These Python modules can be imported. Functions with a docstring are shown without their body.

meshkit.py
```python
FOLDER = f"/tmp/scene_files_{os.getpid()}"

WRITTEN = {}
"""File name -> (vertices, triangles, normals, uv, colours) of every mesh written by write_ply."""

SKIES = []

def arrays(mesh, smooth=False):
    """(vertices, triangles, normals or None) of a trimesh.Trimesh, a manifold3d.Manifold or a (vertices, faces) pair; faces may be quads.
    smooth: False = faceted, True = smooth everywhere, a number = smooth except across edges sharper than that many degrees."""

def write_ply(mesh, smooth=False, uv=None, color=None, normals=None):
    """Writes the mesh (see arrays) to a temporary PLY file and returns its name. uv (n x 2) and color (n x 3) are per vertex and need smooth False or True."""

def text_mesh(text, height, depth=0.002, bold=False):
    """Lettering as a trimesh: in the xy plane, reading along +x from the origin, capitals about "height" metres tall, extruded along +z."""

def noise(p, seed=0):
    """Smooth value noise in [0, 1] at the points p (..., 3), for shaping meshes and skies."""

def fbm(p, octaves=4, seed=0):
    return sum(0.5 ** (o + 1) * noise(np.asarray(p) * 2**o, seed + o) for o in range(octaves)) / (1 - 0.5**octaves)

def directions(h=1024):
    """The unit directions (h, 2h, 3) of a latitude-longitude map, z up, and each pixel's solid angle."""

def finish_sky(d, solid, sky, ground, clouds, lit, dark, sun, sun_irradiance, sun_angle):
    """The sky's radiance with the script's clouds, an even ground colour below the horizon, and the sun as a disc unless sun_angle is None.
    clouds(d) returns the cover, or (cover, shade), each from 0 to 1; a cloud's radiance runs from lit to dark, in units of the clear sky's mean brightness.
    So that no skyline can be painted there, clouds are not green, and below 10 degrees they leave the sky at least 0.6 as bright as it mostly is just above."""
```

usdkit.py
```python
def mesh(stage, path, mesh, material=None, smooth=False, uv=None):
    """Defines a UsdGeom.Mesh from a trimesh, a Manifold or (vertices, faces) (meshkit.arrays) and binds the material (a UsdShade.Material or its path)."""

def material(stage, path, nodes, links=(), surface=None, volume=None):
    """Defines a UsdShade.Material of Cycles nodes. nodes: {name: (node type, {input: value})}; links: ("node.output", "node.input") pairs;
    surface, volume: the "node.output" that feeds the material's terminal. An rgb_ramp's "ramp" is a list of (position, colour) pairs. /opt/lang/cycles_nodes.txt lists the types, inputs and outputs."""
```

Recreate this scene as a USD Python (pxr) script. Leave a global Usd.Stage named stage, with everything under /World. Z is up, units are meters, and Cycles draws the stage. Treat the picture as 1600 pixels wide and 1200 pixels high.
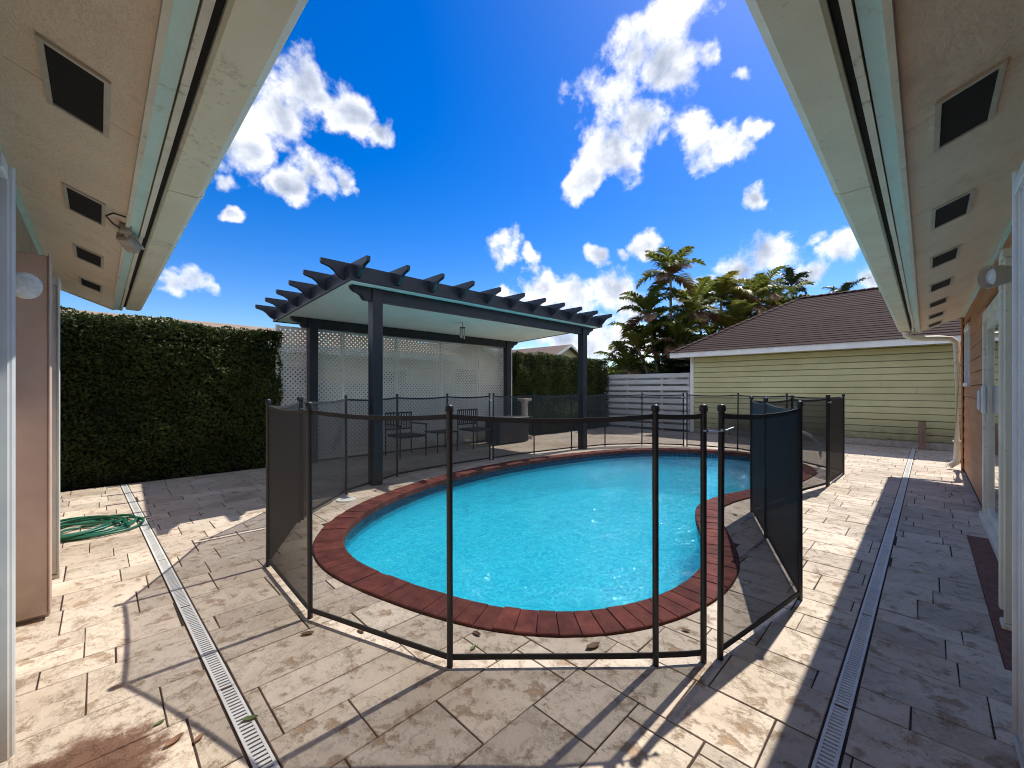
import math, random
import numpy as np, trimesh, usdkit, meshkit
from shapely.geometry import Polygon, box as sbox, LineString, Point
from shapely import affinity
from scipy.interpolate import splprep, splev
from pxr import Usd, UsdGeom, UsdLux, UsdShade, Gf, Sdf

rng = np.random.default_rng(7)
random.seed(7)
stage = Usd.Stage.CreateInMemory()
UsdGeom.SetStageUpAxis(stage, "Z"); UsdGeom.SetStageMetersPerUnit(stage, 1.0)
UsdGeom.Xform.Define(stage, '/World'); UsdGeom.Scope.Define(stage, '/World/Looks')
PI = math.pi
S = 2 ** -.5

# ------------------------------------------------------------------ camera, sky, sun, exposure
CAM_H, FPX = 1.33, 646.0
cam = UsdGeom.Camera.Define(stage, '/World/camera')
cam.AddTranslateOp().Set(Gf.Vec3d(0, 0, CAM_H))
cam.AddRotateXYZOp().Set(Gf.Vec3f(90, 0, -45))
cam.CreateHorizontalApertureAttr(36.0); cam.CreateVerticalApertureAttr(27.0)
cam.CreateFocalLengthAttr(36.0 * FPX / 1600)
cam.CreateVerticalApertureOffsetAttr(8 / 1600 * 36.0)
cam.CreateClippingRangeAttr(Gf.Vec2f(0.05, 5000))
cam.CreateExposureAttr(1.3)

SUN_EL, SUN_AZ = math.radians(56.6), math.radians(91.5)      # towards +X
sun = UsdLux.DistantLight.Define(stage, '/World/sun')
sun.CreateIntensityAttr(0.56); sun.CreateAngleAttr(0.5); sun.CreateNormalizeAttr(True)
sun.CreateColorAttr(Gf.Vec3f(1.0, 0.95, 0.87))
sun.AddRotateZOp().Set(90 - math.degrees(SUN_AZ)); sun.AddRotateYOp().Set(90 - math.degrees(SUN_EL))

def px_dir(px, py):
    l, d, z = (px - 800) / FPX, 1.0, (608 - py) / FPX
    v = np.array([S * (l + d), S * (d - l), z]); return v / np.linalg.norm(v)

# clouds: rounded heaps in the sky: (px, py, radius) only to find each heap's direction and angular size
HEAPS = [(1062, 28, 62), (1045, 95, 70), (985, 110, 62), (945, 160, 62), (1000, 190, 60), (955, 235, 58), (915, 270, 34), (1090, 222, 46), (1132, 222, 32), (1183, 193, 20), (1105, 75, 32),
         (485, 125, 52), (445, 175, 62), (540, 180, 42), (585, 193, 26), (395, 225, 48), (355, 280, 26), (495, 268, 44), (445, 285, 32), (530, 280, 20), (370, 336, 18), (330, 190, 90), (250, 230, 60),
         (785, 383, 36), (828, 391, 18), (760, 378, 18), (938, 398, 24), (1003, 383, 30), (975, 395, 18), (1172, 308, 26), (1165, 120, 16),
         (845, 456, 40), (900, 458, 46), (955, 452, 40), (960, 520, 52), (915, 540, 46), (990, 545, 40), (800, 470, 24), (870, 520, 40), (985, 480, 34),
         (1195, 398, 50), (1250, 425, 36), (1150, 425, 34), (1310, 392, 40), (1268, 365, 16), (1350, 440, 28), (1400, 380, 40),
         (270, 443, 26), (300, 440, 30), (330, 447, 22), (830, 566, 34), (760, 500, 30), (1080, 470, 40), (700, 520, 40),
         (-500, 380, 120), (2100, 420, 120), (2300, 150, 90), (-300, 480, 90)]

def make_sky():
    n, L = {}, []
    n['tc'] = ('texture_coordinate', {})
    n['sky'] = ('sky_texture', dict(sky_type='single_scattering', sun_disc=False, sun_elevation=SUN_EL, sun_rotation=SUN_AZ, altitude=10.0, air_density=1.0, aerosol_density=0.35, ozone_density=2.5))
    n['hsv'] = ('hsv', dict(saturation=1.52, value=0.69, hue=0.516)); L.append(('sky.color', 'hsv.color'))
    n['dir'] = ('vector_math', dict(math_type='normalize')); L.append(('tc.generated', 'dir.vector1'))
    n['wn'] = ('noise_texture', dict(scale=7.0, detail=4.0, roughness=0.6)); L.append(('dir.vector', 'wn.vector'))
    n['wm'] = ('vector_math', dict(math_type='subtract', vector2=(0.5, 0.5, 0.5))); L.append(('wn.color', 'wm.vector1'))
    n['ws'] = ('vector_math', dict(math_type='scale', scale=0.10)); L.append(('wm.vector', 'ws.vector1'))
    n['wd'] = ('vector_math', dict(math_type='add')); L += [('dir.vector', 'wd.vector1'), ('ws.vector', 'wd.vector2')]
    prev = None
    for i, (px, py, r) in enumerate(HEAPS):
        c = px_dir(px, py)
        rad = 0.5 * (np.linalg.norm(px_dir(px + r, py) - c) + np.linalg.norm(px_dir(px, py + r) - c))
        n[f'd{i}'] = ('vector_math', dict(math_type='distance', vector2=tuple(c))); L.append(('wd.vector', f'd{i}.vector1'))
        n[f'm{i}'] = ('map_range', dict(from_min=0.0, from_max=float(rad * 1.55), to_min=1.0, to_max=0.0, clamp=True)); L.append((f'd{i}.value', f'm{i}.value'))
        if prev is None: prev = f'm{i}.result'
        else:
            n[f'x{i}'] = ('math', dict(math_type='smoothmax', value3=0.12)); L.append((prev, f'x{i}.value1')); L.append((f'm{i}.result', f'x{i}.value2')); prev = f'x{i}.value'
    # extra cumulus added outside the frame to brighten the shade
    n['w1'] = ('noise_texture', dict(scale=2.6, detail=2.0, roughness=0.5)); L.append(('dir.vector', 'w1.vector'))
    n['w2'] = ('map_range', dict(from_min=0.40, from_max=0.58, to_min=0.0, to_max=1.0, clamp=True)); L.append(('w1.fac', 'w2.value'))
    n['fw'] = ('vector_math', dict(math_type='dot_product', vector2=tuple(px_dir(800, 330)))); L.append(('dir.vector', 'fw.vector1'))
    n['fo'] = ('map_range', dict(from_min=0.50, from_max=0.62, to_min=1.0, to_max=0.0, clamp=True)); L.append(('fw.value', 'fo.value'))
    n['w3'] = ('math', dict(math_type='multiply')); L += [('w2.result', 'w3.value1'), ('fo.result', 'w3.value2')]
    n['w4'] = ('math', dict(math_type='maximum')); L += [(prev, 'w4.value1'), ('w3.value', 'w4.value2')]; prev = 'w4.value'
    # ragged edges
    n['no'] = ('noise_texture', dict(scale=12.0, detail=8.0, roughness=0.60, distortion=0.1)); L.append(('dir.vector', 'no.vector'))
    n['na'] = ('math', dict(math_type='multiply_add', value2=1.9, value3=-0.98)); L.append(('no.fac', 'na.value1'))
    n['sum'] = ('math', dict(math_type='add')); L += [(prev, 'sum.value1'), ('na.value', 'sum.value2')]
    n['cov'] = ('map_range', dict(range_type='smoothstep', from_min=0.30, from_max=0.74, to_min=0.0, to_max=1.0, clamp=True)); L.append(('sum.value', 'cov.value'))
    n['cm'] = ('map_range', dict(range_type='smoothstep', from_min=0.10, from_max=0.28, to_min=0.0, to_max=1.0, clamp=True)); L.append((prev, 'cm.value'))
    n['cv'] = ('math', dict(math_type='multiply')); L += [('cov.result', 'cv.value1'), ('cm.result', 'cv.value2')]
    # billows: the same field a little towards the sun tells which side of a lump is lit
    sd = np.array([math.cos(SUN_EL), 0, math.sin(SUN_EL)]) * 0.045
    n['off'] = ('vector_math', dict(math_type='add', vector2=tuple(sd))); L.append(('dir.vector', 'off.vector1'))
    n['n2'] = ('noise_texture', dict(scale=7.0, detail=5.0, roughness=0.55, distortion=0.25)); L.append(('off.vector', 'n2.vector'))
    n['n3'] = ('noise_texture', dict(scale=7.0, detail=5.0, roughness=0.55, distortion=0.25)); L.append(('dir.vector', 'n3.vector'))
    n['df'] = ('math', dict(math_type='subtract')); L += [('n3.fac', 'df.value1'), ('n2.fac', 'df.value2')]
    n['sh'] = ('math', dict(math_type='multiply_add', value2=2.3, value3=0.95)); L.append(('df.value', 'sh.value1'))
    n['thick'] = ('map_range', dict(from_min=0.42, from_max=0.85, to_min=0.0, to_max=0.50, clamp=True)); L.append((prev, 'thick.value'))
    n['sh2'] = ('math', dict(math_type='subtract', use_clamp=True)); L += [('sh.value', 'sh2.value1'), ('thick.result', 'sh2.value2')]
    n['cc'] = ('rgb_ramp', dict(ramp=[(0.0, (1.25, 1.55, 2.2)), (0.4, (2.5, 2.75, 3.3)), (0.75, (4.3, 4.4, 4.6)), (1.0, (5.2, 5.1, 5.0))])); L.append(('sh2.value', 'cc.fac'))
    n['mix'] = ('mix', {}); L += [('cv.value', 'mix.fac'), ('hsv.color', 'mix.color1'), ('cc.color', 'mix.color2')]
    n['bg'] = ('background_shader', dict(strength=0.105)); L.append(('mix.color', 'bg.color'))
    return usdkit.material(stage, '/World/Looks/sky_look', n, L, surface='bg.background')

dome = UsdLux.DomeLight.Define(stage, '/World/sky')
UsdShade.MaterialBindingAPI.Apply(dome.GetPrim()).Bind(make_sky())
dome.GetPrim().SetCustomDataByKey('kind', 'structure')

# ------------------------------------------------------------------ materials
LOOK = {}
def mat(name, c1, c2=None, scale=5.0, rough=0.6, bump=0.0, bscale=40.0, metallic=0.0, spec=0.5, rnd=0.0, island=0.0, detail=4.0, stretch=(1, 1, 1), lo=0.35, hi=0.65, dirt=None, coat=0.0, trans=0.0, spots=None):
    """colour between c1 and c2 by noise; rnd / island vary the brightness per object / per loose piece; dirt = (z0, z1, colour) splash zone."""
    n = {'g': ('geometry', {}), 'mp': ('mapping', dict(scale=stretch)), 'p': ('principled_bsdf', dict(roughness=rough, metallic=metallic, specular_ior_level=spec, coat_weight=coat))}
    L = [('g.position', 'mp.vector')]
    n['n'] = ('noise_texture', dict(scale=scale, detail=detail, roughness=0.6)); L.append(('mp.vector', 'n.vector'))
    n['r'] = ('rgb_ramp', dict(ramp=[(lo, c1), (hi, c2 or c1)])); L.append(('n.fac', 'r.fac'))
    col = 'r.color'
    if rnd or island:
        n['oi'] = ('object_info', {})
        n['v'] = ('math', dict(math_type='multiply_add', value2=2 * (rnd or island), value3=1 - (rnd or island)))
        L.append(('oi.random' if rnd else 'g.random_per_island', 'v.value1'))
        n['h'] = ('hsv', {}); L += [(col, 'h.color'), ('v.value', 'h.value')]; col = 'h.color'
    if dirt:
        z0, z1, dc = dirt
        n['sx'] = ('separate_xyz', {}); L.append(('g.position', 'sx.vector'))
        n['dm'] = ('map_range', dict(from_min=z0, from_max=z1, to_min=1.0, to_max=0.0, clamp=True)); L.append(('sx.z', 'dm.value'))
        n['dn'] = ('noise_texture', dict(scale=6.0, detail=6.0, roughness=0.7)); L.append(('g.position', 'dn.vector'))
        n['dx'] = ('math', dict(math_type='multiply', use_clamp=True)); L += [('dm.result', 'dx.value1'), ('dn.fac', 'dx.value2')]
        n['dk'] = ('math', dict(math_type='multiply', use_clamp=True, value2=1.7)); L.append(('dx.value', 'dk.value1'))
        n['dmix'] = ('mix', dict(color2=dc)); L += [('dk.value', 'dmix.fac'), (col, 'dmix.color1')]; col = 'dmix.color'
    if spots:
        sc_, thr, dcol, amt = spots
        n['s1'] = ('noise_texture', dict(scale=sc_, detail=8.0, roughness=0.75)); L.append(('g.position', 's1.vector'))
        n['s2'] = ('noise_texture', dict(scale=sc_ * .12, detail=3.0)); L.append(('g.position', 's2.vector'))
        n['s3'] = ('math', dict(math_type='multiply_add', value2=0.5)); L += [('s2.fac', 's3.value1'), ('s1.fac', 's3.value3')]
        n['s4'] = ('map_range', dict(range_type='smoothstep', from_min=thr, from_max=thr + .12, to_min=0.0, to_max=amt, clamp=True)); L.append(('s3.value', 's4.value'))
        n['s5'] = ('mix', dict(color2=dcol)); L += [('s4.result', 's5.fac'), (col, 's5.color1')]; col = 's5.color'
    L.append((col, 'p.base_color'))
    if bump:
        n['bn'] = ('noise_texture', dict(scale=bscale, detail=5.0, roughness=0.65)); L.append(('mp.vector', 'bn.vector'))
        n['b'] = ('bump', dict(strength=bump, distance=0.01)); L += [('bn.fac', 'b.height'), ('b.normal', 'p.normal')]
    surf = 'p.BSDF'
    if trans:
        n['t'] = ('translucent_bsdf', {}); L.append((col, 't.color'))
        n['mc'] = ('mix_closure', dict(fac=trans)); L += [('p.BSDF', 'mc.closure1'), ('t.BSDF', 'mc.closure2')]; surf = 'mc.closure'
    LOOK[name] = usdkit.material(stage, '/World/Looks/' + name, n, L, surface=surf)
    return LOOK[name]

def deck_material():
    n, L = {}, []
    n['g'] = ('geometry', {}); n['oi'] = ('object_info', {})
    n['p'] = ('principled_bsdf', dict(roughness=0.62, specular_ior_level=0.35))
    n['n1'] = ('noise_texture', dict(scale=1.1, detail=5.0, roughness=0.6)); L.append(('g.position', 'n1.vector'))
    n['r1'] = ('rgb_ramp', dict(ramp=[(0.3, (0.47, 0.375, 0.275)), (0.5, (0.60, 0.50, 0.385)), (0.7, (0.68, 0.585, 0.465))])); L.append(('n1.fac', 'r1.fac'))
    # brown release colour caught in the low spots
    n['mp'] = ('mapping', dict(scale=(1.0, 1.0, 1.0))); L.append(('g.position', 'mp.vector'))
    n['n2'] = ('noise_texture', dict(scale=8.5, detail=9.0, roughness=0.70, distortion=0.2)); L.append(('mp.vector', 'n2.vector'))
    n['r2'] = ('map_range', dict(range_type='smoothstep', from_min=0.53, from_max=0.66, to_min=0.0, to_max=0.7, clamp=True)); L.append(('n2.fac', 'r2.value'))
    n['m2'] = ('mix', dict(color2=(0.33, 0.18, 0.08))); L += [('r2.result', 'm2.fac'), ('r1.color', 'm2.color1')]
    # grey grime and fine specks
    n['n3'] = ('noise_texture', dict(scale=2.3, detail=8.0, roughness=0.75)); L.append(('g.position', 'n3.vector'))
    n['r3'] = ('map_range', dict(range_type='smoothstep', from_min=0.50, from_max=0.75, to_min=0.0, to_max=0.45, clamp=True)); L.append(('n3.fac', 'r3.value'))
    n['m3'] = ('mix', dict(color2=(0.27, 0.21, 0.155))); L += [('r3.result', 'm3.fac'), ('m2.color', 'm3.color1')]
    n['n4'] = ('noise_texture', dict(scale=55.0, detail=4.0, roughness=0.7)); L.append(('g.position', 'n4.vector'))
    n['r4'] = ('map_range', dict(range_type='smoothstep', from_min=0.60, from_max=0.72, to_min=0.0, to_max=0.55, clamp=True)); L.append(('n4.fac', 'r4.value'))
    n['m4'] = ('mix', dict(color2=(0.14, 0.10, 0.07))); L += [('r4.result', 'm4.fac'), ('m3.color', 'm4.color1')]
    # each stone a shade of its own
    n['v'] = ('math', dict(math_type='multiply_add', value2=0.36, value3=0.80)); L.append(('oi.random', 'v.value1'))
    n['h'] = ('hsv', {}); L += [('m4.color', 'h.color'), ('v.value', 'h.value')]
    # spilled rust brown soil near the house
    n['ds'] = ('vector_math', dict(math_type='distance', vector2=(-0.06, 2.02, 0.0))); L.append(('g.position', 'ds.vector1'))
    n['dr'] = ('map_range', dict(from_min=0.05, from_max=0.42, to_min=0.75, to_max=0.0, clamp=True)); L.append(('ds.value', 'dr.value'))
    n['n5'] = ('noise_texture', dict(scale=13.0, detail=9.0, roughness=0.8)); L.append(('g.position', 'n5.vector'))
    n['a5'] = ('math', dict(math_type='add')); L += [('dr.result', 'a5.value1'), ('n5.fac', 'a5.value2')]
    n['r5'] = ('map_range', dict(range_type='smoothstep', from_min=0.72, from_max=1.0, to_min=0.0, to_max=0.93, clamp=True)); L.append(('a5.value', 'r5.value'))
    n['m5'] = ('mix', dict(color2=(0.115, 0.045, 0.022))); L += [('r5.result', 'm5.fac'), ('h.color', 'm5.color1')]
    L.append(('m5.color', 'p.base_color'))
    # cleft slate relief
    n['nb'] = ('noise_texture', dict(scale=4.2, detail=10.0, roughness=0.66)); L.append(('g.position', 'nb.vector'))
    n['st'] = ('map_range', dict(range_type='smoothstep', from_min=0.45, from_max=0.52, to_min=0.0, to_max=0.13, clamp=True)); L.append(('nb.fac', 'st.value'))
    n['hh'] = ('math', dict(math_type='add')); L += [('nb.fac', 'hh.value1'), ('st.result', 'hh.value2')]
    n['h3'] = ('math', dict(math_type='multiply_add', value2=-0.35)); L += [('r2.result', 'h3.value1'), ('hh.value', 'h3.value3')]
    n['b'] = ('bump', dict(strength=0.8, distance=0.028)); L += [('h3.value', 'b.height'), ('b.normal', 'p.normal')]
    return usdkit.material(stage, '/World/Looks/stamped_stone', n, L, surface='p.BSDF')

def mesh_fabric():
    """woven black pool netting: threads hide more of what lies behind the more obliquely one looks through them."""
    n, L = {}, []
    n['lw'] = ('layer_weight', dict(blend=0.5))
    n['ob'] = ('math', dict(math_type='divide', value2=0.80)); L.append(('lw.facing', 'ob.value1'))
    n['op'] = ('math', dict(math_type='power', value2=3.0)); L.append(('ob.value', 'op.value1'))
    n['of'] = ('math', dict(math_type='multiply_add', value2=0.63, value3=0.355)); L.append(('op.value', 'of.value1'))
    n['cl'] = ('math', dict(math_type='minimum', value2=0.97)); L.append(('of.value', 'cl.value1'))
    n['d'] = ('principled_bsdf', dict(base_color=(0.020, 0.021, 0.023), roughness=0.75, specular_ior_level=0.25))
    n['t'] = ('transparent_bsdf', {})
    n['m'] = ('mix_closure', {}); L += [('cl.value', 'm.fac'), ('t.BSDF', 'm.closure1'), ('d.BSDF', 'm.closure2')]
    return usdkit.material(stage, '/World/Looks/black_netting', n, L, surface='m.closure')

def water_material():
    n, L = {}, []
    n['g'] = ('geometry', {})
    n['na'] = ('noise_texture', dict(scale=3.2, detail=3.0, roughness=0.5, distortion=0.8)); L.append(('g.position', 'na.vector'))
    n['nb'] = ('noise_texture', dict(scale=17.0, detail=3.0, roughness=0.55, distortion=0.6)); L.append(('g.position', 'nb.vector'))
    n['ad'] = ('math', dict(math_type='multiply_add', value2=0.42)); L += [('nb.fac', 'ad.value1'), ('na.fac', 'ad.value3')]
    n['b'] = ('bump', dict(strength=0.8, distance=0.08)); L.append(('ad.value', 'b.height'))
    n['nc'] = ('noise_texture', dict(scale=10.0, detail=2.0, roughness=0.6, distortion=1.6)); L.append(('g.position', 'nc.vector'))
    n['rc'] = ('rgb_ramp', dict(ramp=[(0.25, (0.22, 0.80, 0.93)), (0.46, (0.30, 0.88, 0.97)), (0.52, (0.62, 0.99, 1.0)), (0.58, (0.32, 0.90, 0.97)), (0.8, (0.22, 0.80, 0.93))])); L.append(('nc.fac', 'rc.fac'))  # caustic light painted into the water tint as bright ridges
    n['t'] = ('transparent_bsdf', {}); L += [('rc.color', 't.color'), ('rc.color', 'r.color')]
    n['r'] = ('refraction_bsdf', dict(IOR=1.33, roughness=0.0)); L.append(('b.normal', 'r.normal'))
    n['mr'] = ('mix_closure', dict(fac=0.55)); L += [('t.BSDF', 'mr.closure1'), ('r.BSDF', 'mr.closure2')]
    n['gl'] = ('glossy_bsdf', dict(color=(1, 1, 1), roughness=0.045)); L.append(('b.normal', 'gl.normal'))
    n['f'] = ('fresnel', dict(IOR=1.33))
    n['m'] = ('mix_closure', {}); L += [('f.fac', 'm.fac'), ('mr.closure', 'm.closure1'), ('gl.BSDF', 'm.closure2')]
    return usdkit.material(stage, '/World/Looks/pool_water_look', n, L, surface='m.closure')

def glass_pane():
    n = {'f': ('fresnel', dict(IOR=1.5)), 't': ('transparent_bsdf', dict(color=(0.75, 0.82, 0.82))), 'g': ('glossy_bsdf', dict(roughness=0.0, color=(1, 1, 1))), 'm': ('mix_closure', {}),
         'a': ('math', dict(math_type='multiply_add', value2=1.2, value3=0.06))}
    L = [('f.fac', 'a.value1'), ('a.value', 'm.fac'), ('t.BSDF', 'm.closure1'), ('g.BSDF', 'm.closure2')]
    LOOK['glass'] = usdkit.material(stage, '/World/Looks/window_glass', n, L, surface='m.closure')

def shingle_material():
    n, L = {}, []
    n['g'] = ('geometry', {}); n['p'] = ('principled_bsdf', dict(roughness=0.9, specular_ior_level=0.2))
    n['v'] = ('math', dict(math_type='multiply_add', value2=1.0, value3=0.5)); L.append(('g.random_per_island', 'v.value1'))
    n['n'] = ('noise_texture', dict(scale=60.0, detail=3.0)); L.append(('g.position', 'n.vector'))
    n['r'] = ('rgb_ramp', dict(ramp=[(0.3, (0.060, 0.029, 0.027)), (0.7, (0.125, 0.062, 0.054))])); L.append(('n.fac', 'r.fac'))
    n['h'] = ('hsv', {}); L += [('r.color', 'h.color'), ('v.value', 'h.value'), ('h.color', 'p.base_color')]
    n['b'] = ('bump', dict(strength=0.5, distance=0.005)); L += [('n.fac', 'b.height'), ('b.normal', 'p.normal')]
    return usdkit.material(stage, '/World/Looks/brown_shingle', n, L, surface='p.BSDF')

M_DECK = deck_material(); M_NET = mesh_fabric(); M_WATER = water_material(); glass_pane(); M_SHINGLE = shingle_material()
mat('joint_grout', (0.028, 0.015, 0.009), (0.065, 0.034, 0.020), 4, 0.9, 0.4)
mat('grass', (0.03, 0.055, 0.015), (0.06, 0.09, 0.025), 3, 0.9)
mat('coping_brick_look', (0.085, 0.019, 0.016), (0.165, 0.044, 0.032), 9, 0.8, 0.5, 60, spec=0.25, rnd=0.22, detail=7)
mat('pool_plaster', (0.06, 0.52, 0.66), (0.24, 0.80, 0.88), 26, 0.6, 0, detail=6, lo=.3, hi=.7)
mat('blue_tile', (0.012, 0.045, 0.12), (0.03, 0.10, 0.22), 20, 0.15, island=0.55)
mat('tile_grout', (0.16, 0.2, 0.25), (0.2, 0.25, 0.3), 10, 0.8)
mat('black_metal', (0.012, 0.012, 0.013), (0.02, 0.02, 0.021), 8, 0.42)
mat('black_hem', (0.016, 0.016, 0.018), (0.026, 0.026, 0.028), 30, 0.8)
mat('chrome', (0.75, 0.76, 0.76), (0.6, 0.6, 0.6), 8, 0.16, metallic=1.0)
mat('satin_steel', (0.80, 0.80, 0.78), (0.72, 0.72, 0.70), 8, 0.42, metallic=0.75)
mat('pergola_paint', (0.010, 0.013, 0.019), (0.018, 0.021, 0.028), 6, 0.36, 0.15, 25, stretch=(1, 1, 1))
mat('pergola_ceiling', (0.74, 0.84, 0.78), (0.80, 0.88, 0.82), 1.5, 0.5)
mat('soffit_paint', (0.74, 0.625, 0.49), (0.82, 0.705, 0.565), 2.5, 0.85, 0.8, 60, stretch=(1, 1, 1), detail=7, spots=(9.0, .80, (.52, .42, .32), .35))
mat('trim_cream', (0.62, 0.57, 0.46), (0.72, 0.67, 0.56), 5, 0.6, 0.25, 60, detail=7, spots=(18.0, .84, (.25, .2, .14), .7))
mat('fascia_skylit_mint', (0.46, 0.66, 0.63), (0.56, 0.74, 0.70), 4, 0.5, 0.1, 40, detail=6, spots=(14.0, .84, (.28, .30, .25), .6))  # pale paint with the blue of sky reflection put into its colour
mat('gutter_sage', (0.66, 0.63, 0.49), (0.76, 0.73, 0.58), 3, 0.45, 0.12, 60, detail=8, spots=(24.0, .82, (.26, .24, .18), .45))
mat('vent_metal', (0.50, 0.47, 0.40), (0.60, 0.56, 0.48), 14, 0.55, metallic=0.2)
mat('vent_screen', (0.006, 0.006, 0.007), (0.012, 0.012, 0.012), 80, 0.9)
mat('shutter_white', (0.60, 0.64, 0.64), (0.70, 0.73, 0.72), 5, 0.42, detail=6, dirt=(0.0, 0.5, (0.45, 0.4, 0.33)))
mat('shutter_tan', (0.56, 0.41, 0.34), (0.62, 0.47, 0.395), 7, 0.5, 0.06, 200, dirt=(0.0, 0.4, (0.3, 0.22, 0.17)))
mat('siding_orange', (0.44, 0.20, 0.085), (0.54, 0.26, 0.12), 3, 0.6, 0.2, 30, rnd=0.08, stretch=(0.4, 1, 4), detail=6)
mat('lap_shadow_backing_brown', (0.09, 0.045, 0.025), (0.13, 0.07, 0.04), 3, 0.9)  # dark backing colour stands for the shadow lines between the orange boards
mat('lap_shadow_backing', (0.10, 0.09, 0.035), (0.14, 0.12, 0.05), 3, 0.9)  # lap shadow of the yellow boards, painted as a dark backing
mat('siding_yellow', (0.48, 0.45, 0.215), (0.56, 0.52, 0.27), 1.5, 0.6, 0.1, 30, rnd=0.05, detail=6, dirt=(0.0, 0.75, (0.10, 0.085, 0.05)))
mat('stucco_tan', (0.42, 0.33, 0.24), (0.50, 0.40, 0.30), 4, 0.9, 0.4, 60)
mat('white_paint', (0.66, 0.65, 0.60), (0.78, 0.77, 0.72), 4, 0.5, 0.1, 40, detail=7)
mat('board_white', (0.42, 0.42, 0.40), (0.60, 0.60, 0.57), 3, 0.7, 0.3, 30, rnd=0.12, stretch=(1, 0.3, 3), detail=7)
mat('lattice_white', (0.72, 0.69, 0.60), (0.80, 0.77, 0.69), 3, 0.6)
mat('vinyl_white_shaded', (0.17, 0.23, 0.28), (0.22, 0.29, 0.34), 2, 0.5)  # white vinyl with blue-grey shade put into its colour
mat('beige_wall', (0.52, 0.40, 0.25), (0.60, 0.47, 0.31), 2, 0.9)
mat('tan_roof', (0.25, 0.18, 0.12), (0.34, 0.25, 0.17), 5, 0.9, 0.3, 10)
mat('brown_roof', (0.13, 0.085, 0.065), (0.20, 0.13, 0.10), 5, 0.9, 0.3, 10)
mat('red_roof', (0.34, 0.09, 0.06), (0.42, 0.14, 0.09), 5, 0.9)
mat('hedge_leaf', (0.085, 0.130, 0.020), (0.18, 0.23, 0.045), 2.2, 0.55, spec=0.3, island=0.55, detail=3, trans=0.32)
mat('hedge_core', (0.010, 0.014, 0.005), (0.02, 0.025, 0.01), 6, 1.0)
mat('palm_leaf', (0.20, 0.26, 0.04), (0.38, 0.40, 0.07), 0.8, 0.5, island=0.5, trans=0.58, spec=.3)
mat('palm_leaf_yellow', (0.30, 0.30, 0.04), (0.50, 0.44, 0.08), 0.9, 0.42, island=0.4, trans=0.45)
mat('palm_leaf_dead', (0.32, 0.16, 0.07), (0.46, 0.30, 0.16), 1.5, 0.7, island=0.35, trans=0.2)
mat('palm_leaf_dark', (0.025, 0.055, 0.02), (0.05, 0.09, 0.03), 1.0, 0.45, island=0.4, trans=0.2)
mat('palm_trunk', (0.14, 0.12, 0.09), (0.24, 0.21, 0.16), 8, 0.9, 0.5, 30)
mat('hose_green', (0.008, 0.085, 0.045), (0.015, 0.13, 0.075), 6, 0.38)
mat('stone_grey', (0.30, 0.26, 0.21), (0.42, 0.37, 0.31), 12, 0.9, 0.4, 50)
mat('dark_resin', (0.02, 0.021, 0.024), (0.03, 0.031, 0.034), 6, 0.55)
mat('weathered_wood', (0.16, 0.085, 0.055), (0.26, 0.17, 0.12), 9, 0.9, 0.5, 30, stretch=(2, 2, .4))
mat('red_soil', (0.16, 0.07, 0.05), (0.25, 0.125, 0.09), 18, 1.0, 0.8, 60, detail=8)
mat('leaf_brown', (0.10, 0.045, 0.02), (0.18, 0.09, 0.04), 30, 0.7, rnd=0.3)
mat('leaf_green', (0.07, 0.10, 0.02), (0.12, 0.15, 0.04), 30, 0.5, rnd=0.2)
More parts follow.
